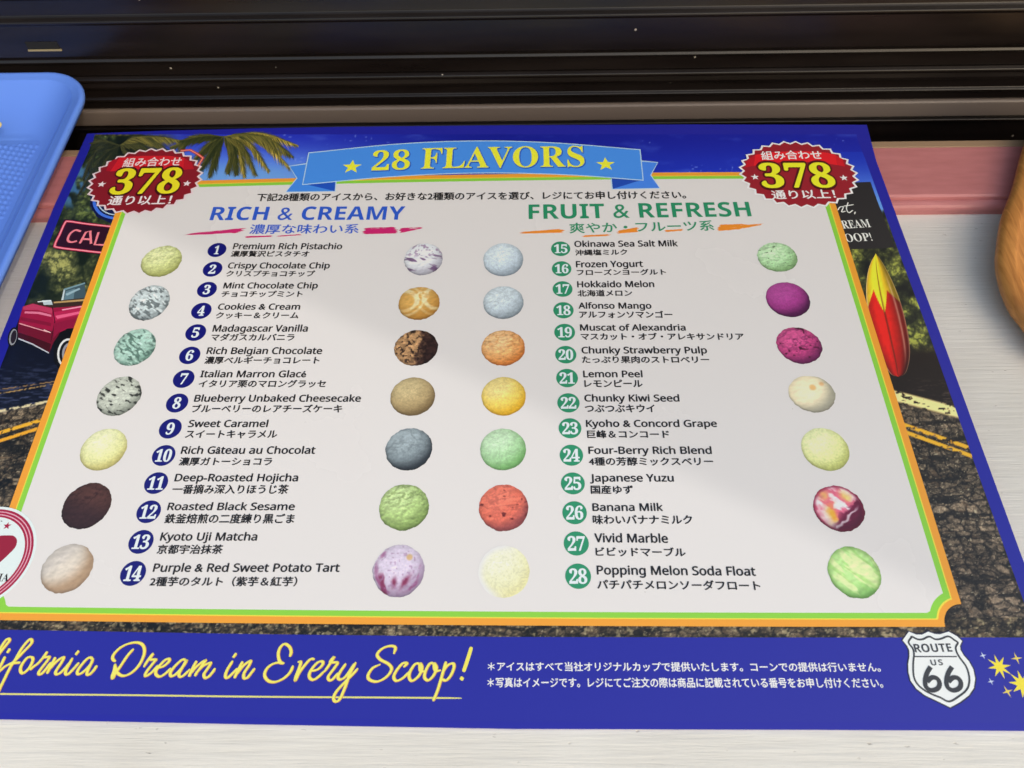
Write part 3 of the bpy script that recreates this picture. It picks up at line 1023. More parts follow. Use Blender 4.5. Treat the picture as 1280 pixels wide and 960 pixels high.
brush('brush_stroke', [(229, 294, 310, 288.2, 1.5, 6, 5), (305, 297, 345, 295.5, 2, 1.5, 3), (345, 296, 380, 293.5, 1.2, 1.2, 2), (452, 289.5, 500, 288, 7.5, 7.5, 7), (498, 289, 530, 285, 6, 1.2, 4)], (206, 36, 108), 5.8, 1)
brush('brush_stroke', [(648, 291.8, 708, 288.5, 1.5, 5, 4), (726, 296, 765, 294, 2, 2, 3), (770, 291, 800, 287, 3, 6, 4), (830, 289.5, 856, 287.5, 2, 2, 2), (896, 285.5, 930, 283.5, 7.5, 6, 6), (925, 284, 955, 280.5, 5, 1, 4)], (240, 140, 44), 5.8, 2)
text('subheading_outline', '濃厚な味わい系', (311, 293.2), (448, 292.6), 281, 6.6, halo, menu, offset=0.02, bbox=True, grow=0.028)
text('subheading', '濃厚な味わい系', (311, 293.2), (448, 292.6), 281, 7.0, hblue, menu, offset=0.018, bbox=True)
text('subheading_outline', '爽やか・フルーツ系', (712, 292.5), (893.5, 289), 279.3, 6.6, halo, menu, offset=0.02, bbox=True, grow=0.028)
text('subheading', '爽やか・フルーツ系', (712, 292.5), (893.5, 289), 279.3, 7.0, hgreen, menu, offset=0.018, bbox=True)

# ---- the flavour list: number disc, name, Japanese name
FL = [  # number, disc u v r, name, (u0 base top u1), japanese, (u0 bottom top u1)
 (1, 271.5, 313, 11.5, 'Premium Rich Pistachio', 291, 312, 304.8, 427.5, '濃厚贅沢ピスタチオ', 288, 321.7, 314, 386),
 (2, 266, 337, 12, 'Crispy Chocolate Chip', 284.5, 336, 329, 412, 'クリスプチョコチップ', 282, 346.5, 338.7, 393),
 (3, 259, 362.5, 12.2, 'Mint Chocolate Chip', 279, 361, 354, 397, 'チョコチップミント', 276, 372, 364, 378),
 (4, 252, 389, 12.5, 'Cookies & Cream', 272, 387.5, 380.3, 375, 'クッキー＆クリーム', 269, 399, 390.7, 373),
 (5, 245, 416.2, 12.7, 'Madagascar Vanilla', 265.5, 415, 407, 384.5, 'マダガスカルバニラ', 263, 426.7, 417.5, 367.5),
 (6, 237.5, 444.7, 13, 'Rich Belgian Chocolate', 258, 443, 435, 402.5, '濃厚ベルギーチョコレート', 255, 455.6, 446, 399),
 (7, 230, 474, 13.2, 'Italian Marron Glacé', 250, 472, 464, 382.5, 'イタリア栗のマロングラッセ', 247.5, 485, 475.3, 407),
 (8, 221.8, 504.2, 13.6, 'Blueberry Unbaked Cheesecake', 242.5, 502.5, 494.3, 451, 'ブルーベリーのレアチーズケーキ', 239, 516.2, 506, 427.5),
 (9, 213.3, 536.2, 13.9, 'Sweet Caramel', 235, 534.2, 525.8, 334.7, 'スイートキャラメル', 231, 548.6, 538.2, 346),
 (10, 205, 569.7, 14.3, 'Rich Gâteau au Chocolat', 226, 567.6, 558.8, 394, '濃厚ガトーショコラ', 223, 582.6, 572, 339.5),
 (11, 195.6, 604.2, 14.6, 'Deep-Roasted Hojicha', 218, 602, 593, 372.5, '一番摘み深入りほうじ茶', 214.5, 618, 606, 360),
 (12, 186.3, 640, 14.9, 'Roasted Black Sesame', 209, 638, 629, 368.3, '鉄釜焙煎の二度練り黒ごま', 205, 655, 642.5, 367.5),
 (13, 176.7, 677.6, 15.3, 'Kyoto Uji Matcha', 200, 676, 666.3, 321.3, '京都宇治抹茶', 195.5, 693, 681, 277.7),
 (14, 166.8, 717, 15.7, 'Purple & Red Sweet Potato Tart', 191, 715, 705, 424.5, '2種芋のタルト（紫芋＆紅芋）', 186.5, 733.5, 721, 371),
 (15, 700.8, 311.5, 12, 'Okinawa Sea Salt Milk', 718, 309.2, 302, 847.5, '沖縄塩ミルク', 719, 320.2, 312.6, 784.5),
 (16, 702, 336.5, 12.2, 'Frozen Yogurt', 720, 334.7, 327.2, 804, 'フローズンヨーグルト', 721, 345, 337.2, 833),
 (17, 703.2, 361.8, 12.4, 'Hokkaido Melon', 721.5, 359.7, 352.3, 818, '北海道メロン', 722, 371.3, 363, 790.5),
 (18, 704.3, 388.3, 12.7, 'Alfonso Mango', 723, 386.3, 379, 814.5, 'アルフォンソマンゴー', 724, 398.2, 389, 841),
 (19, 705.8, 415.8, 13, 'Muscat of Alexandria', 725, 413.7, 406.2, 857.3, 'マスカット・オブ・アレキサンドリア', 726, 425.7, 416.5, 930.5),
 (20, 707.2, 443.8, 13.2, 'Chunky Strawberry Pulp', 727, 442.2, 434.3, 884, 'たっぷり果肉のストロベリー', 727.5, 454.7, 445.5, 887),
 (21, 708.8, 473, 13.6, 'Lemon Peel', 729, 472, 464, 803.3, 'レモンピール', 730.5, 484.5, 475, 803.5),
 (22, 710.5, 504, 13.9, 'Chunky Kiwi Seed', 730.5, 502.3, 494, 849.5, 'つぶつぶキウイ', 731, 516, 506, 819),
 (23, 712.5, 535.7, 14.2, 'Kyoho & Concord Grape', 732.5, 534, 525.7, 896.5, '巨峰＆コンコード', 734, 548.4, 538.2, 837),
 (24, 714.2, 569.4, 14.6, 'Four-Berry Rich Blend', 735.5, 567.7, 559, 890, '4種の芳醇ミックスベリー', 736, 582.6, 571.8, 892),
 (25, 716, 604.6, 14.9, 'Japanese Yuzu', 737.5, 602.3, 593.3, 842.5, '国産ゆず', 738.5, 618, 607, 791.7),
 (26, 718.2, 641.2, 15.3, 'Banana Milk', 740.5, 639, 629.8, 829, '味わいバナナミルク', 741, 656, 644, 866),
 (27, 720.3, 679.6, 15.7, 'Vivid Marble', 743, 678, 667.4, 835.3, 'ビビッドマーブル', 744.5, 695.7, 684, 857.5),
 (28, 722.6, 720.5, 16.1, 'Popping Melon Soda Float', 746, 718.3, 707.6, 945, 'パチパチメロンソーダフロート', 746.5, 737, 724.5, 951)]
navy = inkmat((20, 20, 112))
dgreen = inkmat((44, 140, 100))
numw = inkmat((226, 228, 232))
for (no, du, dv, dr, nm, u0, b0, t0, u1, jp, j0, jb, jt, j1) in FL:
    c = S(du, dv)
    r = abs(S(du + dr, dv)[0] - S(du - dr, dv)[0]) / 2
    disc = flat('number_disc', circle(c, r), 6.6, navy if no < 15 else dgreen, menu, px=False)
    s = str(no)
    half = r * (0.36 if no < 10 else 0.70)
    hh = r * 0.62
    # numeral drawn in a fat serif, centred on its disc
    me, a = glyphs(serif(s), 0.016, 0.92)
    x0, x1, y0, y1 = a[:, 0].min(), a[:, 0].max(), a[:, 1].min(), a[:, 1].max()
    o_ = np.zeros_like(a)
    o_[:, 0] = (c[0] + ((a[:, 0] - x0) / (x1 - x0) * 2 - 1) * half * (0.8 if s == '1' else 1)) * MM
    o_[:, 1] = (c[1] + ((a[:, 1] - y0) / (y1 - y0) * 2 - 1) * hh) * MM
    o_[:, 2] = (7.0 + a[:, 2]) * LAYER * MM
    me.vertices.foreach_set('co', o_.astype(np.float32).ravel())
    me.materials.clear()
    me.update()
    if me.polygons[0].normal.z < 0:
        me.flip_normals()
    link('numeral', me, numw, disc)
    slope = (-3.0 if no >= 15 and no < 20 else 0.0) * 0.25
    lift = {15: -0.8, 16: -0.6, 17: -0.4, 28: 1.6, 27: 0.8}.get(no, 0.0)
    text('flavour_name', nm, (u0, b0), (u1, b0 + lift), t0, 7, black, menu, fn=sans, offset=0.030)
    text('flavour_name', jp, (j0, jb), (j1, jb + lift), jt, 7, black, menu, offset=0.030, bbox=True)

# ---- the scoop pictures
def shade(x, y, lx=-0.35, ly=0.6):
    z = np.sqrt(np.clip(1 - x * x - y * y, 0, 1))
    return x * lx + y * ly + z * 0.72
def creases(x, y, seed, ang=0.0, sc=5.0, thin=0.10):
    c_, s_ = math.cos(ang), math.sin(ang)
    X, Yy = (x * c_ + y * s_), (-x * s_ + y * c_)
    n = fbm(X * sc * 0.6 + 7, Yy * sc + 3, seed, 4)
    return 1 - sm(0.0, thin, np.abs(n - 0.5))
def flecks(x, y, seed, ang, sx_, sy_, th):
    c_, s_ = math.cos(ang), math.sin(ang)
    X, Yy = (x * c_ + y * s_), (-x * s_ + y * c_)
    return sm(th, th + 0.10, fbm(X * sx_ + 11, Yy * sy_ + 5, seed, 2))
def plain(base, lo, hi=None, cr=0.25, ang=0.2, sc=4.0, up=0.0):
    def f(x, y, sd):
        s = shade(x, y)
        c = mix(lo, base, sm(-0.30, 0.55, s))
        if hi is not None:
            c = mix(c, hi, sm(0.45, 0.95, s))
        c = c * (1 + 0.10 * (fbm(x * 6, y * 6, sd, 4) - 0.5) + 0.14 * (vnoise(x * 21, y * 21, sd + 3) - 0.5))[..., None]
        k = creases(x, y, sd + 9, ang, sc) * cr * sm(-0.9 + up, 0.1 + up, y)
        c = mix(c, np.array(lo) * 0.82, k)
        return c
    return f
def chips(base, lo, dark_, ang, th, sx_=2.6, sy_=8.0, light=None):
    g = plain(base, lo, None, 0.15)
    def f(x, y, sd):
        c = g(x, y, sd)
        if light is not None:
            c = mix(c, light, flecks(x, y, sd + 31, ang, 3, 7, 0.55) * 0.8)
        return mix(c, dark_, flecks(x, y, sd + 5, ang, sx_, sy_, th) * 0.9)
    return f
def specks(g, dark_, sc, th):
    def f(x, y, sd):
        c = g(x, y, sd)
        k = sm(th, th + 0.08, vnoise(x * sc, y * sc * 1.5, sd + 41))
        return mix(c, dark_, k)
    return f
def swirl(base, lo, streak, k0, ang, sc=2.2, th=0.56):
    g = plain(base, lo, None, 0.1)
    def f(x, y, sd):
        c = g(x, y, sd)
        r = np.hypot(x - 0.05, y - 0.2)
        q = fbm(x * sc + 1.5 * np.sin(r * 3), y * sc * 1.6 + 1.2 * np.cos(x * 2 + ang), sd + 3, 4)
        return mix(c, streak, sm(th, th + 0.09, q) * k0)
    return f
def gateau(x, y, sd):
    n = fbm(x * 7, y * 7, sd, 4)
    c = mix((188, 138, 92), (58, 36, 32), sm(-0.15, 0.45, x - 0.2 * y + 0.9 * (fbm(x * 5, y * 5, sd + 7, 3) - 0.5)))
    c = c * (0.55 + 0.9 * n)[..., None]
    return mix(c, (38, 24, 22), sm(0.57, 0.66, fbm(x * 9, y * 9, sd + 3, 2)) * 0.8)
def choc(x, y, sd):
    c = mix((60, 36, 38), (88, 52, 46), sm(-0.5, 0.6, y + 0.3 * x))
    w_ = creases(x, y, sd, 0.35, 5.5, 0.09) * sm(-0.35, 0.3, y)
    return mix(c, (52, 28, 28), w_ * 0.7) * (1 + 0.12 * (vnoise(x * 18, y * 18, sd) - 0.5))[..., None]
def caramel(x, y, sd):
    c = mix((196, 132, 52), (228, 170, 84), sm(-0.3, 0.8, shade(x, y)))
    wx = x + 0.10 * (fbm(x * 2.5, y * 2.5, sd + 2, 3) - 0.5)
    wy = y + 0.16 * (fbm(x * 2.5 + 4, y * 2.5, sd + 6, 3) - 0.5)
    ra = np.hypot(wx + 0.75, wy - 0.15)
    rb = np.hypot(wx - 0.95, wy - 0.35)
    v1 = (1 - sm(0.05, 0.16, np.abs(ra - 0.62))) * sm(-0.7, -0.3, wy) * 0.9 + (1 - sm(0.03, 0.10, np.abs(ra - 0.92))) * 0.6
    v2 = (1 - sm(0.05, 0.15, np.abs(rb - 0.70))) * sm(-0.6, -0.2, wy) * 1.2 + (1 - sm(0.03, 0.09, np.abs(rb - 1.05))) * 0.5
    v3 = (1 - sm(0.02, 0.08, np.abs(np.hypot(wx - 0.15, wy - 0.45) - 0.28))) * 0.8
    c = mix(c, (250, 232, 184), np.clip(v1 + 0.7 * v2 + 0.7 * v3, 0, 1) * 0.85)
    return mix(c, (214, 146, 62), sm(0.5, 0.7, fbm(x * 3, y * 5, sd, 3)) * 0.35)
def blueberry(x, y, sd):
    c = mix((188, 180, 192), (240, 237, 240), sm(-0.2, 0.7, shade(x, y)))
    q = fbm(x * 1.6 + 3, y * 5 + 1.4 * x + 2, sd, 3)
    c = mix(c, (112, 76, 118), sm(0.57, 0.66, q) * (1 - sm(0.1, 0.7, y)) * 0.9)
    return mix(c, (150, 110, 150), sm(0.60, 0.70, fbm(x * 7, y * 7, sd + 3, 2)) * 0.7 * sm(0, 0.4, y))
def potato(x, y, sd):
    c = mix((178, 148, 178), (222, 202, 224), sm(-0.3, 0.7, shade(x, y)))
    c = c * (1 + 0.10 * (vnoise(x * 16, y * 16, sd + 2) - 0.5))[..., None]
    wx = x + 0.14 * (fbm(x * 4, y * 4, sd + 2, 3) - 0.5)
    wy = y + 0.14 * (fbm(x * 4 + 3, y * 4, sd + 4, 3) - 0.5)
    k = (1 - sm(0.06, 0.15, np.abs(wx + 0.72 + 0.3 * wy))) * sm(-0.05, -0.30, wy)
    k = k + np.exp(-((wx + 0.14) ** 2 / 0.008 + (wy + 0.45) ** 2 / 0.03)) * 1.1
    k = k + np.exp(-((wx - 0.30 - 0.55 * (wy + 0.4)) ** 2 / 0.012 + (wy + 0.42) ** 2 / 0.05)) * 1.2
    c = mix(c, (142, 48, 86), k * 0.95)
    k2 = (1 - sm(0.03, 0.09, np.abs(np.hypot(wx, wy) - 0.86))) * sm(0.0, 0.4, fbm(x * 3, y * 3, sd + 8, 2) - 0.35)
    c = mix(c, (160, 70, 124), k2 * 0.8)
    c = mix(c, (172, 128, 168), sm(0.76, 0.84, vnoise(x * 12, y * 12, sd + 8)) * 0.6)
    return mix(c, (222, 178, 128), 1 - sm(0.08, 0.16, np.hypot(x - 0.38, y - 0.52)))
def yuzu(x, y, sd):
    c = mix((170, 158, 140), (240, 216, 180), sm(-0.2, 0.7, shade(x, y, -0.5, 0.5)))
    c = mix(c, (226, 164, 100), (1 - sm(0.08, 0.2, np.hypot(x - 0.1, (y - 0.35) * 0.9))) * 0.9)
    return mix(c, (222, 160, 104), (1 - sm(0.05, 0.16, np.hypot(x - 0.52, y - 0.55))) * 0.8)
def vivid(x, y, sd):
    wx = x + 0.5 * (fbm(x * 2 + 3, y * 2, sd + 2, 3) - 0.5)
    wy = y + 0.5 * (fbm(x * 2, y * 2 + 7, sd + 4, 3) - 0.5)
    c = mix((226, 180, 190), (240, 226, 228), fbm(wx * 2.5, wy * 4, sd, 3))
    q = fbm(wx * 2.4 + 4, wy * 3.4 + 2 * x, sd + 1, 3)
    c = mix(c, (206, 52, 96), sm(0.50, 0.60, q))
    c = mix(c, (228, 130, 150), sm(0.42, 0.50, q) * 0.5)
    c = mix(c, (244, 158, 44), np.exp(-((wx + 0.32) ** 2 / 0.055 + (wy + 0.22) ** 2 / 0.10)) * 1.1)
    c = mix(c, (240, 186, 90), np.exp(-((wx - 0.30) ** 2 / 0.05 + (wy - 0.62) ** 2 / 0.05)) * 0.9 + np.exp(-((wx + 0.6) ** 2 / 0.05 + (wy - 0.55) ** 2 / 0.05)) * 0.8)
    c = mix(c, (112, 24, 58), sm(0.44, 0.62, fbm(wx * 2.2 + 1, wy * 3 - x, sd + 9, 3) + 0.25 * (x - y) - 0.08) * sm(-0.25, 0.25, x - 0.6 * y - 0.15))
    c = mix(c, (232, 214, 220), (1 - sm(0.03, 0.10, np.abs(wx - wy * 0.9 - 0.62))) * sm(0.2, -0.2, y) * 0.8)
    c = mix(c, (156, 30, 66), sm(0.84, 0.98, np.hypot(x, y)) * 0.8)
    return c * (0.80 + 0.3 * sm(-0.4, 0.7, shade(x, y)))[..., None]
def soda(x, y, sd):
    c = mix((126, 184, 92), (192, 232, 142), sm(-0.4, 0.6, shade(x, y)))
    p, r_ = x * 0.75 - y * 0.66, x * 0.66 + y * 0.75
    p = p + 0.25 * (fbm(r_ * 2, p * 2, sd + 3, 3) - 0.5)
    q = fbm(p * 0.9, r_ * 4.0 + 0.6 * p, sd, 3)
    c = mix(c, (234, 240, 168), sm(0.50, 0.62, q) * 0.8)
    q2 = fbm(p * 0.8 + 5, r_ * 4.6, sd + 9, 3)
    c = mix(c, (156, 212, 104), sm(0.52, 0.64, q2) * 0.6)
    return mix(c, (120, 176, 76), sm(0.80, 1.0, np.hypot(x, y)) * 0.5)
def marron(x, y, sd):
    c = mix((188, 150, 118), (222, 204, 188), sm(0.0, 0.75, shade(x, y, -0.5, 0.5)))
    c = mix(c, (206, 194, 190), sm(0.1, 0.9, -x + y) * 0.5)
    return c * (1 + 0.10 * (fbm(x * 7, y * 7, sd, 4) - 0.5))[..., None]
SCOOP = [
 (177, 228, 307.5, 346, plain((216, 217, 142), (176, 176, 96), (230, 231, 166), 0.40, 0.15, 5), 'pale yellow green scoop picture'),
 (162, 212, 357, 400.5, chips((208, 215, 216), (160, 168, 170), (104, 112, 114), -0.6, 0.55, 4.2, 12, (238, 241, 241)), 'white scoop picture with dark grey flecks'),
 (143, 195, 411.5, 457.5, chips((176, 210, 194), (126, 164, 146), (86, 116, 104), -0.6, 0.55, 4.0, 11, (196, 226, 210)), 'mint green scoop picture with dark flecks'),
 (122, 177, 471, 520, chips((206, 206, 190), (150, 152, 138), (44, 44, 40), -0.5, 0.60, 4.4, 10), 'cream scoop picture with black crumbs'),
 (101, 159, 536, 588, plain((243, 238, 166), (214, 198, 116), (250, 246, 190), 0.12), 'smooth pale yellow scoop picture'),
 (78, 139.5, 604, 661.5, choc, 'dark brown scoop picture'),
 (52, 117, 680, 741.5, marron, 'beige scoop picture browner below'),
 (505, 553.5, 304.5, 344.5, blueberry, 'white scoop picture with purple ripples'),
 (498, 550, 359, 400, caramel, 'golden scoop picture with cream swirls'),
 (493, 547.5, 413, 457.5, gateau, 'rough brown scoop picture dark at one side'),
 (488, 544, 472, 520, plain((192, 162, 112), (136, 108, 68), (204, 178, 128), 0.15), 'smooth tan scoop picture'),
 (482, 540.5, 535, 588, plain((138, 148, 154), (56, 60, 66), (164, 174, 180), 0.2), 'grey scoop picture'),
 (474, 536, 605, 663, plain((178, 202, 122), (134, 158, 82), (198, 218, 146), 0.6, 0.3, 5.5, 0.5), 'green scoop picture with cracks in the top'),
 (466, 531, 681, 746, potato, 'lilac scoop picture with dark red smears'),
 (604, 654, 304.5, 345.5, plain((208, 218, 229), (158, 168, 180), (222, 230, 238), 0.1), 'pale grey blue scoop picture'),
 (604, 654.5, 358, 399, plain((202, 211, 220), (150, 159, 168), (216, 224, 230), 0.16), 'pale grey scoop picture'),
 (602, 656.5, 413.5, 457.5, plain((248, 172, 102), (222, 122, 48), (252, 194, 134), 0.45, 0.2, 4.5, 0.4), 'orange scoop picture'),
 (602, 657.5, 471.5, 519.5, plain((252, 210, 92), (242, 178, 30), (246, 216, 132), 0.08), 'bright yellow scoop picture'),
 (600, 657.5, 536, 588, plain((174, 214, 158), (124, 182, 102), (198, 226, 184), 0.12), 'light green scoop picture'),
 (599, 660.5, 605.5, 664, specks(plain((246, 112, 86), (168, 76, 74), (250, 122, 96), 0.3), (120, 40, 40), 5.5, 0.80), 'coral red scoop picture with dark specks'),
 (598, 662, 682, 747, plain((240, 232, 188), (232, 220, 160), (243, 236, 204), 0.08), 'faint cream scoop picture'),
 (946, 996.5, 303.5, 340, specks(plain((176, 212, 160), (130, 166, 110), (190, 220, 174), 0.3), (90, 120, 80), 9, 0.84), 'pale green scoop picture at the right'),
 (957, 1012.5, 353, 396.5, plain((158, 48, 128), (78, 18, 70), (172, 62, 142), 0.05), 'purple scoop picture'),
 (970, 1027.5, 409.5, 454.5, specks(plain((196, 58, 122), (110, 28, 82), (206, 72, 132), 0.5, 0.4), (82, 16, 50), 6, 0.80), 'magenta scoop picture with dark specks'),
 (985, 1044, 470, 515.5, yuzu, 'cream scoop picture with orange spots'),
 (1001, 1061.5, 535, 588.5, plain((228, 224, 152), (192, 190, 104), (234, 232, 172), 0.12), 'soft yellow scoop picture at the right'),
 (1016, 1080.5, 607, 664.5, vivid, 'red orange and white marbled scoop picture'),
 (1034, 1101, 683, 748, soda, 'lime green scoop picture with yellow streaks')]
NR, NA = 40, 120
TEX = [0.5, 0.7, 0.8, 0.5, 0.12, 0.55, 0.3, 0.4, 0.4, 0.9, 0.2, 0.35, 1.0, 0.3, 0.22, 0.35, 0.8, 0.14, 0.3, 0.55, 0.15, 0.6, 0.18, 0.6, 0.22, 0.14, 0.3, 0.4]
SMOOTH = (4, 10, 14, 15, 17, 18, 20, 22, 25)
for i, (a0, a1, v0, v1, fn, lab) in enumerate(SCOOP):
    cu, cv = (a0 + a1) / 2, (v0 + v1) / 2
    c = S(cu, cv)
    ry = abs(S(cu, v0)[1] - S(cu, v1)[1]) / 2
    rx = abs(S(a0, cv)[0] - S(a1, cv)[0]) / 2
    # perspective shears the round picture: its flat width is a little less than the reading
    k_ = (cu - 640) / 640.0
    rx *= (1 - 0.035 * abs(k_))
    sd = 100 + i * 13
    th = np.linspace(0, 2 * math.pi, NA, endpoint=False)
    rough_ = 0.055 if i not in SMOOTH else 0.030
    wob = 1 + rough_ * 0.9 * (fbm(np.cos(th) * 1.3 + 5 + i, np.sin(th) * 1.3 + 5, sd, 2) - 0.5) + rough_ * 1.3 * (fbm(np.cos(th) * 7 + 9, np.sin(th) * 7 + 9, sd + 1, 4) - 0.5)
    rr = np.concatenate([np.linspace(0.04, 1.0, NR)])
    X = (rr[:, None] * np.cos(th)[None] * wob[None])
    Yv = (rr[:, None] * np.sin(th)[None] * wob[None])
    colr = fn(X, Yv, sd)
    tex = TEX[i] * 0.48
    hgt = lambda a, b: fbm(a * 5.0 + 3, b * 7.0 + 2, sd + 60, 5) + 0.35 * np.abs(fbm(a * 2.2 + 1.5 * b, b * 5.0 - a, sd + 70, 3) - 0.5)
    emb = hgt(X + 0.035, Yv - 0.045) - hgt(X - 0.02, Yv + 0.03)
    colr = colr * np.clip(1 - tex * emb, 0.55, 1.25)[..., None]
    grey = colr.mean(-1, keepdims=True)
    colr = colr * 0.90 + grey * 0.10
    edge_k = sm(0.86, 1.0, rr)[:, None] * np.ones_like(X)
    if i == 20:
        colr = mix(colr, (232, 225, 221), sm(0.66, 1.0, rr)[:, None] * sm(-0.5, 0.4, -X + 0.3 * Yv))
    else:
        ball = np.clip(1 - X * X - Yv * Yv, 0, 1) ** 0.5
        colr = colr * (0.86 + 0.17 * ball)[..., None] * (1 - 0.14 * edge_k * sm(0.2, -0.6, Yv + 0.2 * X))[..., None]
    wh = (212, 203, 205) if (a0 > 900 and v0 < 600) else (228, 221, 219)
    P = np.stack([c[0] + X * rx, c[1] + Yv * ry], -1).reshape(-1, 2)
    V = [(p[0] * MM, p[1] * MM, 6.4 * LAYER * MM) for p in P]
    Fc = [(q * NA + k, (q + 1) * NA + k, (q + 1) * NA + (k + 1) % NA, q * NA + (k + 1) % NA) for q in range(NR - 1) for k in range(NA)]
    Fc.append(tuple(range(NA)))
    me = mesh(V, Fc)
    setcol(me, ink(np.clip(colr, 0, 255), wh).reshape(-1, 3))
    o = link('scoop_picture', me, vcmat(), menu)
    o['label'] = lab

# ---- red badges
def badge(cu, cv, ru, rvt, rvb, left):
    wh = (228, 221, 219) if left else DW
    c = S(cu, cv)
    rx = abs(S(cu + ru, cv)[0] - S(cu - ru, cv)[0]) / 2
    ry = abs(S(cu, rvt)[1] - S(cu, rvb)[1]) / 2
    c = np.array([c[0], (S(cu, rvt)[1] + S(cu, rvb)[1]) / 2])
    def teeth(k, n=30, d=0.075):
        o = []
        for i in range(2 * n):
            a = math.pi * i / n
            q = k * (1.0 if i % 2 == 0 else 1 - d)
            o.append((c[0] + rx * q * math.cos(a), c[1] + ry * q * math.sin(a)))
        return o
    b = flat('badge', teeth(1.0), 6.8, inkmat((232, 206, 210), wh), menu, px=False)
    flat('badge_face', teeth(0.955), 7.1, inkmat((138, 26, 38), wh), b, px=False)
    return b, c, rx, ry, wh
redr = (212, 32, 40)
yb = inkmat((250, 222, 40))
b1, c1, rx1, ry1, wh1 = badge(181.5, 227, 71.5, 185.5, 269, True)
flat('ribbon', [(150, 197.5), (180, 195.5), (212, 195.5), (231, 198), (229, 213), (205, 211.5), (176, 212), (138, 215)], 7.4, inkmat((212, 30, 42)), b1)
flat('ribbon', [(150, 197), (137, 203), (133, 214), (141, 215)], 7.3, inkmat((176, 22, 40)), b1)
flat('ribbon', [(231, 198.5), (240, 204), (243, 212), (229, 213)], 7.3, inkmat((186, 26, 40)), b1)
text('badge_lettering', '組み合わせ', (152.5, 210), (225.5, 208.3), 198.6, 7.8, inkmat((250, 214, 214)), b1, offset=0.02, bbox=True, arc=0.35)
text('badge_numeral_shadow', '378', (135, 244), (221.5, 242.3), 213.5, 7.5, inkmat((70, 10, 16)), b1, fn=serif, offset=0.02, grow=0.035)
text('badge_numeral', '378', (135.5, 243.3), (222, 241.6), 214, 8.1, yb, b1, fn=serif, offset=0.015)
text('badge_lettering', '通り以上！', (133.5, 257.5), (213, 256.3), 245.6, 7.8, inkmat((244, 226, 226)), b1, offset=0.025, bbox=True)
# neon corner printed behind the left badge
ribbons('neon_tube_picture', [[(226, 189), (238, 188), (247, 193), (254, 198), (249, 206), (246, 214)]], 1.6, 6.3, inkmat((196, 44, 40)), menu, taper=False, n=1)
ribbons('neon_tube_picture', [[(226, 189), (238, 188), (247, 193), (254, 198), (249, 206), (246, 214)]], 0.6, 6.6, inkmat((255, 150, 130)), menu, taper=False, n=1)
b2, c2, rx2, ry2, wh2 = badge(998, 218.5, 75, 176.5, 261.5, False)
wr = DW
flat('ribbon', [(944, 194), (970, 190.5), (1000, 189.5), (1030, 191), (1044, 194), (1046, 207), (1020, 203.5), (990, 203), (962, 204.5), (942, 208)], 7.4, inkmat((206, 26, 36), wr), b2)
flat('ribbon', [(944, 194.5), (934, 200), (931, 210), (942, 208)], 7.3, inkmat((176, 20, 34), wr), b2)
flat('ribbon', [(1044, 194.5), (1053, 199.5), (1056, 209), (1046, 207)], 7.3, inkmat((190, 22, 34), wr), b2)
text('badge_lettering', '組み合わせ', (952.5, 201), (1028.5, 200), 189.8, 7.8, inkmat((238, 210, 212), wr), b2, offset=0.02, bbox=True, arc=0.35)
text('badge_numeral_shadow', '378', (952.5, 236), (1046.5, 235.5), 205.8, 7.5, inkmat((70, 10, 16), wr), b2, fn=serif, offset=0.02, grow=0.035)
text('badge_numeral', '378', (953, 235), (1046, 234.5), 206.5, 8.1, inkmat((240, 212, 40), wr), b2, fn=serif, offset=0.015)
text('badge_lettering', '通り以上！', (965.5, 250), (1045.5, 248.8), 238.6, 7.8, inkmat((232, 214, 216), wr), b2, offset=0.025, bbox=True)
def bstar(par, u, v, r, m):
    c = S(u, v)
    rr = abs(S(u + r, v)[0] - c[0])
    flat('badge_star', star_pts(c, rr), 7.8, m, par, px=False)
bstar(b1, 127.5, 231, 5.5, inkmat((240, 220, 222)))
bstar(b1, 234, 230, 5.5, inkmat((240, 220, 222)))
bstar(b2, 943.5, 222, 5.5, inkmat((228, 208, 212), wr))
bstar(b2, 1054.5, 223, 5.5, inkmat((228, 208, 212), wr))

# ---- heart seal at the left edge
pA, pB, pC = S(0, 637), S(42.8, 677), S(0, 745)
def circ3(a, b, c):
    ax, ay = a; bx, by_ = b; cx, cy = c
    d = 2 * (ax * (by_ - cy) + bx * (cy - ay) + cx * (ay - by_))
    ux = ((ax * ax + ay * ay) * (by_ - cy) + (bx * bx + by_ * by_) * (cy - ay) + (cx * cx + cy * cy) * (ay - by_)) / d
    uy = ((ax * ax + ay * ay) * (cx - bx) + (bx * bx + by_ * by_) * (ax - cx) + (cx * cx + cy * cy) * (bx - ax)) / d
    return np.array((ux, uy)), math.hypot(ax - ux, ay - uy)
sc_, sr_ = circ3(pA, pB, pC)
crim = inkmat((168, 28, 64))
pk = inkmat((232, 170, 186))
sealw = inkmat((226, 232, 234))
seal = flat('seal', circle(sc_, sr_ * 1.055, 90), 6.6, sealw, menu, px=False)
for k, m_ in ((1.0, crim), (0.955, pk), (0.935, crim), (0.895, pk), (0.875, crim), (0.835, sealw)):
    flat('seal_ring', circle(sc_, sr_ * k, 90), 6.8 + (1.0 - k) * 5, m_, seal, px=False)
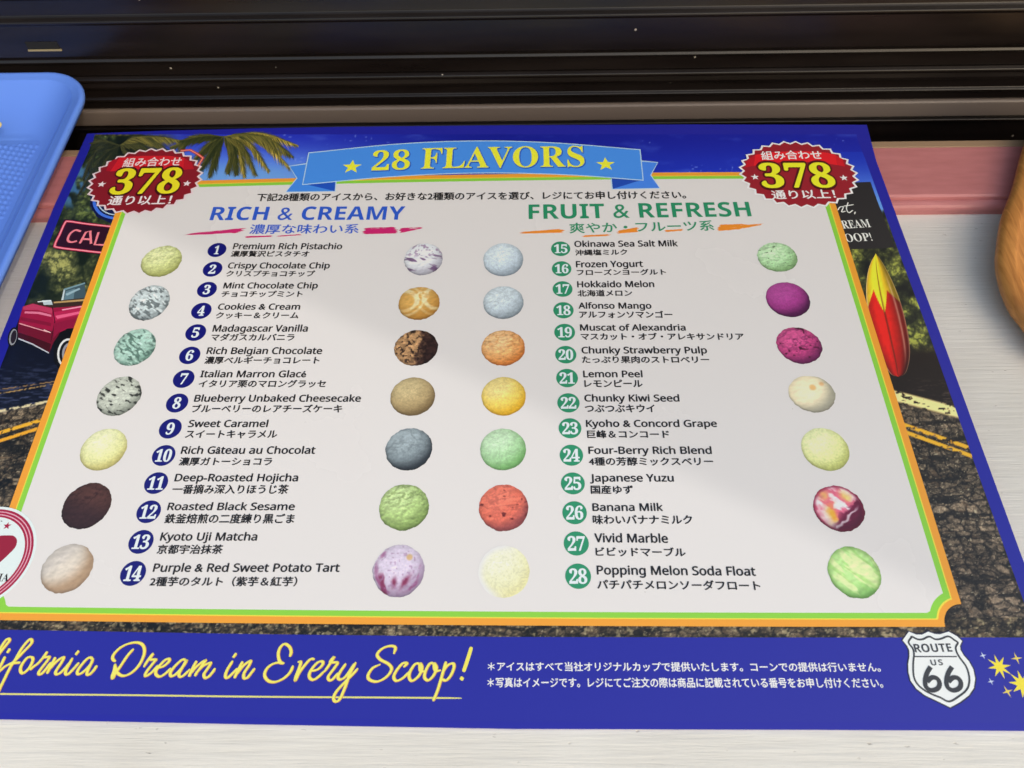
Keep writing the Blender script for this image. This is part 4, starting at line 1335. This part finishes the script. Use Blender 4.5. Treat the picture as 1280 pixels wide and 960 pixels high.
# heart: right lobe from readings, left lobe mirrored about the seal's axis
hp = S(*np.array([(-32, 684), (-18, 676), (0, 670.5), (10, 669.7), (18, 670.5), (22, 676), (20, 684), (13, 692), (0, 704), (-18, 718), (-44, 736)], float).T)
hp = catmull(hp, 6)
ax0 = hp[0][0]
left_ = [(2 * sc_[0] - p[0], p[1]) for p in hp[::-1]]
hp2 = [tuple(p) for p in hp if p[0] >= sc_[0]]
if len(hp2) > 4:
    hh_ = hp2 + [(2 * sc_[0] - p[0], p[1]) for p in hp2[::-1]]
else:
    hh_ = [tuple(p) for p in hp]
flat('seal_heart', hh_, 8.4, inkmat((152, 26, 54)), seal, px=False)
star('seal_star', 9.7, 657.8, 5.2, crim, 8.4).parent = seal
text('seal_lettering', 'IA', (-2.5, 727), (10.5, 727), 717.5, 8.4, black, seal, fn=serif)
text('seal_lettering', 'T', (-6, 656.5), (1.8, 656.5), 651.5, 8.4, black, seal, fn=serif)

# ---- script lettering on the foot band
def g(pts, ox, oy, s):
    return [(ox + x / s, oy + y / s) for x, y in pts]
A = (0, 785, 8.0); Bq = (130, 785, 8.0); Cq = (270, 785, 8.0); Dq = (400, 785, 6.4)
script = [g(p, *A) for p in (
    [(-300, 395), (-235, 370), (-205, 330), (-225, 300), (-290, 330), (-335, 400), (-325, 455), (-280, 455)],
    [(-120, 315), (-165, 310), (-215, 370), (-235, 430), (-215, 455), (-160, 410), (-120, 320), (-150, 420), (-130, 450), (-90, 420), (-50, 350)],
    [(-70, 350), (0, 250), (60, 175), (97, 125), (80, 108), (45, 140), (-10, 235), (-55, 340), (-60, 420), (-30, 440)],
    [(52, 285), (22, 350), (-12, 415), (-8, 440)], [(102, 205), (72, 250)],
    [(-8, 440), (45, 390), (100, 358), (150, 328), (230, 245), (312, 158), (318, 122), (292, 118), (222, 200), (150, 322), (105, 392), (58, 485), (2, 600), (-25, 660)],
    [(88, 368), (140, 352), (206, 345)],
    [(318, 286), (272, 300), (218, 370), (206, 425), (232, 452), (292, 400), (330, 322), (318, 286)],
    [(300, 420), (335, 388), (385, 350), (430, 298), (476, 234)],
    [(474, 238), (444, 290), (494, 290), (470, 332), (402, 420), (388, 456), (414, 460), (462, 410), (512, 342)],
    [(556, 292), (515, 370), (470, 458)], [(486, 425), (560, 342), (622, 296), (638, 302), (612, 352), (560, 432), (566, 462), (602, 450), (655, 398), (722, 318)],
    [(728, 298), (672, 400), (656, 450), (682, 462), (742, 402), (792, 345)], [(790, 226), (756, 270)],
    [(932, 310), (892, 296), (832, 350), (776, 430), (786, 462), (832, 440), (900, 372), (936, 304)],
    [(934, 312), (890, 402), (870, 456), (892, 466), (932, 430), (972, 374)])]
script += [g(p, *Bq) for p in (
    [(298, 208), (240, 272), (172, 372), (112, 460), (90, 502), (84, 478), (104, 420), (114, 358)],
    [(112, 362), (130, 440), (190, 478), (272, 450), (352, 370), (402, 262), (396, 182), (342, 146), (250, 156), (160, 200), (96, 268), (90, 310), (118, 336)],
    [(398, 392), (440, 322), (492, 256), (462, 312), (518, 316), (500, 342), (430, 432), (414, 476), (440, 472), (492, 430), (542, 372)],
    [(538, 402), (600, 380), (652, 332), (646, 308), (600, 330), (530, 412), (520, 460), (560, 486), (622, 450), (672, 400)],
    [(824, 322), (782, 318), (710, 382), (664, 450), (680, 482), (732, 450), (800, 372), (828, 318), (780, 402), (750, 462), (766, 488), (802, 470), (862, 410)],
    [(928, 328), (882, 412), (850, 488)], [(866, 455), (930, 382), (1014, 322), (992, 360), (932, 440), (908, 482)], [(926, 446), (990, 382), (1068, 348), (1032, 412), (1000, 462), (1012, 498), (1042, 490), (1080, 450), (1114, 402)])]
script += [g(p, *Cq) for p in (
    [(168, 328), (112, 420), (94, 480), (116, 498), (160, 460), (218, 402)], [(204, 252), (170, 298)],
    [(268, 334), (222, 420), (184, 502)], [(198, 474), (270, 382), (344, 328), (332, 372), (282, 450), (280, 498), (312, 498), (352, 450), (390, 402)],
    [(738, 288), (752, 240), (736, 190), (690, 160), (646, 190), (624, 250), (630, 312), (652, 346), (684, 354)],
    [(672, 356), (620, 346), (550, 370), (500, 420), (488, 480), (530, 532), (600, 538), (682, 500), (742, 440), (772, 376)],
    [(818, 342), (848, 340), (832, 402), (800, 482), (794, 524), (830, 452), (882, 380), (942, 314), (988, 312)],
    [(946, 434), (1020, 412), (1068, 362), (1060, 334), (1010, 350), (944, 432), (934, 490), (970, 518), (1022, 490), (1084, 430)],
    [(1080, 442), (1130, 372), (1182, 288), (1142, 342), (1214, 346), (1182, 402), (1124, 482), (1130, 518), (1162, 516), (1222, 448)])]
script += [g(p, *Dq) for p in (
    [(208, 284), (162, 350), (144, 396), (166, 412), (212, 380), (276, 284)], [(288, 274), (242, 360), (202, 470), (162, 562), (130, 588), (108, 566), (130, 510), (202, 430), (262, 370), (304, 322)],
    [(590, 208), (602, 156), (560, 144), (500, 164), (458, 210), (480, 250), (550, 290), (572, 332), (530, 392), (460, 428), (400, 416), (384, 380), (420, 322), (484, 290)],
    [(668, 314), (696, 284), (660, 284), (612, 340), (590, 390), (610, 422), (660, 402), (718, 348)],
    [(800, 284), (760, 290), (720, 350), (714, 400), (740, 422), (790, 382), (816, 322), (800, 284), (802, 340), (838, 348)],
    [(912, 284), (880, 284), (846, 340), (836, 395), (865, 418), (906, 382), (932, 322), (912, 284), (922, 340), (968, 338)],
    [(1008, 268), (976, 380), (940, 500), (904, 584)], [(974, 362), (1020, 300), (1062, 284), (1072, 310), (1050, 372), (1010, 418), (974, 410)])]
mark = [g(p, *Dq) for p in ([(1212, 152), (1182, 250), (1148, 352)], [(1142, 392), (1128, 418)])]
orange = inkmat((214, 150, 40))
ribbons('script_lettering_edge', [[(x + 0.25, y + 0.2) for x, y in s_] for s_ in script + mark], 1.16, 2.6, orange, menu, contrast=0.35)
ribbons('script_lettering', script, 0.88, 3.4, inkmat((248, 226, 104)), menu, contrast=0.35)
ribbons('script_lettering', mark, 1.3, 3.4, inkmat((248, 222, 92)), menu)
ribbons('script_underline', [[(-120, 865), (0, 867.5), (160, 869), (320, 871), (480, 872), (577, 872.8)]], 0.55, 2.4, inkmat((226, 214, 120)), menu)

# ---- small print
wt = inkmat((240, 240, 246))
text('small_print', '＊アイスはすべて当社オリジナルカップで提供いたします。コーンでの提供は行いません。', (609.5, 839), (1101.5, 840), 827.3, 2.6, wt, menu, offset=0.02, bbox=True)
text('small_print', '＊写真はイメージです。レジにてご注文の際は商品に記載されている番号をお申し付けください。', (609, 859.4), (1104.5, 860), 846.8, 2.6, wt, menu, offset=0.02, bbox=True)

# ---- road shield
sh = [(95, 178), (48, 243), (82, 285), (97, 315), (100, 360), (90, 420), (92, 480), (108, 545), (150, 605), (215, 655), (300, 695), (405, 746), (480, 705), (545, 655), (582, 600), (592, 530), (578, 460), (545, 400), (505, 355), (482, 315), (478, 285), (494, 248), (455, 212), (393, 178), (330, 198), (290, 196), (240, 178), (195, 200), (150, 200)]
shp = S(*np.array(g(sh, 1120, 760, 6.0)).T)
cs = shp.mean(0)
def shrink(p, d):
    p = np.array(p)
    n = len(p)
    a = np.roll(p, 1, 0); b = np.roll(p, -1, 0)
    t_ = b - a
    t_ = t_ / np.linalg.norm(t_, axis=1, keepdims=True)
    nn = np.stack([-t_[:, 1], t_[:, 0]], 1)
    area = 0.5 * np.sum(p[:, 0] * b[:, 1] - p[:, 1] * b[:, 0])
    return p + nn * (d if area > 0 else -d)
shield = flat('road_shield', shrink(shp, -0.45), 3.0, inkmat((34, 34, 60)), menu, px=False)
wsh = inkmat((236, 236, 238))
gsh = inkmat((58, 58, 62))
flat('shield_face', shp, 3.4, wsh, shield, px=False)
inner = [(118, 216), (92, 258), (124, 305), (133, 350), (127, 420), (130, 505), (152, 562), (200, 610), (262, 645), (330, 672), (396, 702), (468, 664), (526, 616), (547, 560), (544, 500), (522, 436), (478, 376), (452, 330), (447, 292), (462, 262), (438, 243), (390, 214), (332, 233), (290, 235), (246, 215), (200, 235), (160, 236), (118, 216), (110, 226)]
ribbons('shield_line', [g(inner, 1120, 760, 6.0)], 0.62, 4.2, gsh, shield, taper=False, n=4)
flat('shield_line', g([(126, 361), (452, 361), (456, 370), (126, 370)], 1120, 760, 6.0), 4.6, gsh, shield)
text('shield_lettering', 'ROUTE', (1143.8, 815.6), (1190.5, 814.8), 805.2, 4.8, gsh, shield, fn=sansb, offset=0.0)
text('shield_lettering', 'US', (1164, 832), (1179, 831.6), 824.8, 4.8, gsh, shield, fn=sansb, spacing=1.25)
s6 = [(255, 432), (222, 485), (206, 545), (215, 600), (262, 628), (318, 612), (335, 570), (312, 530), (265, 522), (222, 556)]
s6 = [(272 + (x - 272) * 0.84, 532 + (y - 532) * 0.90) for x, y in s6]
s6b = [(x + 160, y) for x, y in s6]
s6 = [(425 - 165 + (x - 255), y) if False else (x, y) for x, y in s6]
ribbons('shield_numeral', [g(s6, 1120, 760, 6.0)], 1.5, 4.8, gsh, shield, taper=False, n=10)
ribbons('shield_numeral', [g(s6b, 1120, 760, 6.0)], 1.5, 4.8, gsh, shield, taper=False, n=10)

# ---- sparkles
sy = inkmat((250, 216, 60)); sw_ = inkmat((200, 206, 240))
star('sparkle', 1249, 833.5, 15, sy, 2.6, 8, 0.36, 0.12)
star('sparkle', 1278, 855.5, 17, sy, 2.6, 9, 0.42, 0.2)
star('sparkle', 1270.5, 823, 7.5, inkmat((230, 200, 90)), 2.6, 4, 0.22, 0.1)
star('sparkle', 1259, 864.5, 7.5, inkmat((230, 200, 90)), 2.6, 4, 0.22, 0.3)
star('sparkle', 1228.5, 819.5, 4.5, sw_, 2.6, 4, 0.26, 0.2)
star('sparkle', 1238.5, 852, 4.5, sw_, 2.6, 4, 0.26, 0.2)

# ------------------------------------------------------------------ the blue tray
def ray(u, v):
    d = np.array([(u - 640) / F, (480 - v) / F, -1.0])
    return RW @ d
def on_plane(u, v, n, d):
    r = ray(u, v)
    n = np.array(n, float)
    return CW + (d - n @ CW) / (n @ r) * r
TT = math.radians(2.0)
tray_mat = mat('blue_plastic', (0.115, 0.25, 0.80), 0.34, 0.5)
TW, TD, DEP, RIM, CR = 330.0, 296.0, 13.6, 6.5, 27.0
def rrect(x0, x1, y0, y1, r, n=10):
    o = []
    for cx, cy, a0 in ((x1 - r, y1 - r, 0), (x0 + r, y1 - r, 90), (x0 + r, y0 + r, 180), (x1 - r, y0 + r, 270)):
        for k in range(n + 1):
            a = math.radians(a0 + 90 * k / n)
            o.append((cx + r * math.cos(a), cy + r * math.sin(a)))
    return o
rings = []
def ring_(ins, z, r, back=None):
    b_ = ins if back is None else back
    rings.append([(x, y, z) for x, y in rrect(-TW + ins, -ins, -TD + b_, -b_, max(r, 2))])
ring_(0.5, -2.8, CR)
ring_(0.0, -1.0, CR)
ring_(0.3, 0.2, CR)
ring_(1.0, 0.7, CR - 1)
ring_(2.4, 0.7, CR - 2)
ring_(3.2, 0.1, CR - 3)
ring_(RIM - 0.6, 0.0, CR - 5)
ring_(RIM + 0.2, -0.5, CR - 6)
ring_(RIM + 0.8, -1.6, CR - 6)
ring_(RIM + 11.0, -DEP + 2.6, CR - 10, RIM + 24.0)
ring_(RIM + 13.0, -DEP + 0.8, CR - 11, RIM + 27.5)
ring_(RIM + 15.0, -DEP, CR - 12, RIM + 30.0)
ring_(RIM + 20, -DEP, CR - 14, RIM + 36.0)
V, Fc = [], []
nn_ = len(rings[0])
for r_ in rings:
    V += [(x * MM, y * MM, z * MM) for x, y, z in r_]
for i in range(len(rings) - 1):
    for k in range(nn_):
        k2 = (k + 1) % nn_
        Fc.append((i * nn_ + k, i * nn_ + k2, (i + 1) * nn_ + k2, (i + 1) * nn_ + k))
me = mesh(V, Fc, True)
tray = link('serving_tray', me, tray_mat)
sol = tray.modifiers.new('wall', 'SOLIDIFY')
sol.thickness = 1.6 * MM
sol.offset = -1
tray.rotation_euler = (TT, 0, 0)
tray.location = (0.4 * MM, 330.5 * MM, 25.2 * MM)
tag(tray, 'blue plastic serving tray with woven floor at the left edge, resting on the pink sill', 'tray')
# woven floor, real relief
fx0, fx1, fy0, fy1 = -TW + RIM + 16, -RIM - 16, -TD + RIM + 33, -RIM - 33
xs = np.concatenate([np.linspace(fx0, -130, 60)[:-1], np.linspace(-130, fx1, 210)])
ys = np.concatenate([np.linspace(fy0, -190, 40)[:-1], np.linspace(-190, fy1, 300)])
Xg, Yg = np.meshgrid(xs, ys)
a_ = math.radians(35)
p_, q_ = Xg * math.cos(a_) + Yg * math.sin(a_), -Xg * math.sin(a_) + Yg * math.cos(a_)
row = np.floor(p_ / 2.3)
hz = np.abs(np.sin(math.pi * p_ / 2.3)) ** 0.8 * np.clip(0.35 + 0.9 * np.sin(2 * math.pi * (q_ / 5.0 + row * 0.5)), 0, 1)
edge_f = np.minimum(np.minimum(fx1 - Xg, Xg - fx0), np.minimum(fy1 - Yg, Yg - fy0))
hz = hz * np.clip((edge_f - 2.5) / 1.0, 0, 1)
V = np.stack([Xg * MM, Yg * MM, (-DEP + 0.05 + hz * 0.6) * MM], -1).reshape(-1, 3)
ny_, nx_ = Xg.shape
idx = np.arange(ny_ * nx_).reshape(ny_, nx_)
q4 = np.stack([idx[:-1, :-1], idx[:-1, 1:], idx[1:, 1:], idx[1:, :-1]], -1).reshape(-1, 4)
me = bpy.data.meshes.new('m')
me.vertices.add(len(V)); me.vertices.foreach_set('co', V.astype(np.float32).ravel())
me.loops.add(len(q4) * 4); me.polygons.add(len(q4))
me.loops.foreach_set('vertex_index', q4.ravel().astype(np.int32))
me.polygons.foreach_set('loop_start', np.arange(0, len(q4) * 4, 4, dtype=np.int32))
me.update(calc_edges=True)
me.polygons.foreach_set('use_smooth', [True] * len(me.polygons))
link('woven_floor', me, tray_mat, tray)

# pale stick whose tip shows at the picture's left edge, resting across the tray
tip = on_plane(5, 155, (0, -math.sin(TT), math.cos(TT)), 0)   # placeholder plane, replaced below
def tray_point(u, v, dz):
    """point over the tray floor at height dz (mm) above it"""
    n = np.array((0, -math.sin(TT), math.cos(TT)))
    o = np.array((0.4, 330.5, 25.2)) + n * (-DEP + dz)
    return on_plane(u, v, n, n @ o)
tip = tray_point(2.0, 155, 12)
end = tray_point(-260, 205, 2.5)
dv = end - tip
Ls = np.linalg.norm(dv); dv /= Ls
upv = np.array((0, -math.sin(TT), math.cos(TT)))
sdv = np.cross(dv, upv); sdv /= np.linalg.norm(sdv); upv = np.cross(sdv, dv)
V, Fc = [], []
prof_s = [(0, 0.2), (0.4, 1.1), (1.2, 1.9), (2.4, 2.4), (5, 2.5), (Ls - 3, 2.5), (Ls - 1, 1.9), (Ls, 0.2)]
for s_, r_ in prof_s:
    for k in range(14):
        a = 2 * math.pi * k / 14
        V.append((tip + dv * s_ + (sdv * math.cos(a) + upv * math.sin(a) * 0.75) * r_) * MM)
for i in range(len(prof_s) - 1):
    for k in range(14):
        Fc.append((i * 14 + k, i * 14 + (k + 1) % 14, (i + 1) * 14 + (k + 1) % 14, (i + 1) * 14 + k))
stick = link('stick', mesh(V, Fc, True), mat('pale_yellow_stick', (0.72, 0.62, 0.22), 0.4))
tag(stick, 'pale yellow rounded stick tip poking out over the blue tray', 'stick')

# ------------------------------------------------------------------ rounded wooden board at the right edge
wood = mat('orange_wood', (0.42, 0.17, 0.04), 0.42, 0.5)
t, N, L, B = nodes(wood)
tc = N.new('ShaderNodeTexCoord')
mp = N.new('ShaderNodeMapping')
mp.inputs['Scale'].default_value = (170, 16, 90)
mp.inputs['Rotation'].default_value = (0.15, 0.2, 0)
L.new(tc.outputs['Object'], mp.inputs[0])
n1 = N.new('ShaderNodeTexNoise')
n1.inputs['Scale'].default_value = 2.2
n1.inputs['Detail'].default_value = 6
n1.inputs['Distortion'].default_value = 1.2
L.new(mp.outputs[0], n1.inputs[0])
cr = N.new('ShaderNodeValToRGB')
cr.color_ramp.elements[0].position = 0.3
cr.color_ramp.elements[0].color = (0.40, 0.145, 0.028, 1)
cr.color_ramp.elements[1].position = 0.72
cr.color_ramp.elements[1].color = (0.68, 0.30, 0.075, 1)
L.new(n1.outputs[0], cr.inputs[0])
L.new(cr.outputs[0], B.inputs['Base Color'])
BN = np.array((0, -math.sin(math.radians(3)), math.cos(math.radians(3))))   # the board lies on the ledge, its far end up on the sill
b0 = np.array((480, 160, 12.5))
readings = [(1284, 175), (1276, 203), (1269, 230), (1257, 262), (1253, 280), (1250.5, 300), (1249, 322), (1255, 350), (1267, 377), (1284, 399)]
lp = np.array([on_plane(u, v, BN, BN @ b0)[:2] for u, v in readings])
lp = np.vstack([[(512, 306)], lp, [(458, 148), (470, 136), (486, 130)]])
axd = np.array((0.36, 0.933)); axp = np.array((492.0, 131.0))
def mirror(p):
    r = p - axp
    t = r @ axd
    return 2 * (axp + t[:, None] * axd[None]) - p
half = catmull(lp, 6)
ol = np.vstack([half, mirror(half)[::-1]])
mid_t = (ol - axp) @ axd
def slab(ins, off):
    d = (axp + mid_t[:, None] * axd[None]) - ol
    ln = np.linalg.norm(d, axis=1, keepdims=True) + 1e-6
    q = ol + d / ln * np.minimum(ins, ln * 0.8)
    z = b0[2] + (q[:, 1] - b0[1]) * math.tan(math.radians(3)) + off
    return [(x * MM, y * MM, zz * MM) for (x, y), zz in zip(q, z)]
layers = [slab(5, -8.0), slab(1.6, -7.2), slab(0.2, -4.6), slab(0.0, -2.2), slab(0.9, -0.7), slab(2.6, 0.0), slab(6.0, 0.5), slab(7.4, 0.2), slab(8.6, -0.9), slab(14, -1.6), slab(24, -2.0)]
nb = len(ol)
V = [p for l_ in layers for p in l_]
Fc = []
for i in range(len(layers) - 1):
    for k in range(nb):
        k2 = (k + 1) % nb
        Fc.append((i * nb + k, i * nb + k2, (i + 1) * nb + k2, (i + 1) * nb + k))
Fc.append(tuple(range(nb))[::-1])
Fc.append(tuple((len(layers) - 1) * nb + k for k in range(nb)))
me = mesh(V, Fc)
bm = bmesh.new(); bm.from_mesh(me)
bmesh.ops.remove_doubles(bm, verts=bm.verts, dist=1e-5)
bmesh.ops.recalc_face_normals(bm, faces=bm.faces)
bm.to_mesh(me); bm.free()
me.polygons.foreach_set('use_smooth', [len(p.vertices) == 4 for p in me.polygons])
wood_slab = link('wooden_board', me, wood)
tag(wood_slab, 'rounded orange brown wooden board lying over the ledge and pink sill at right', 'board')
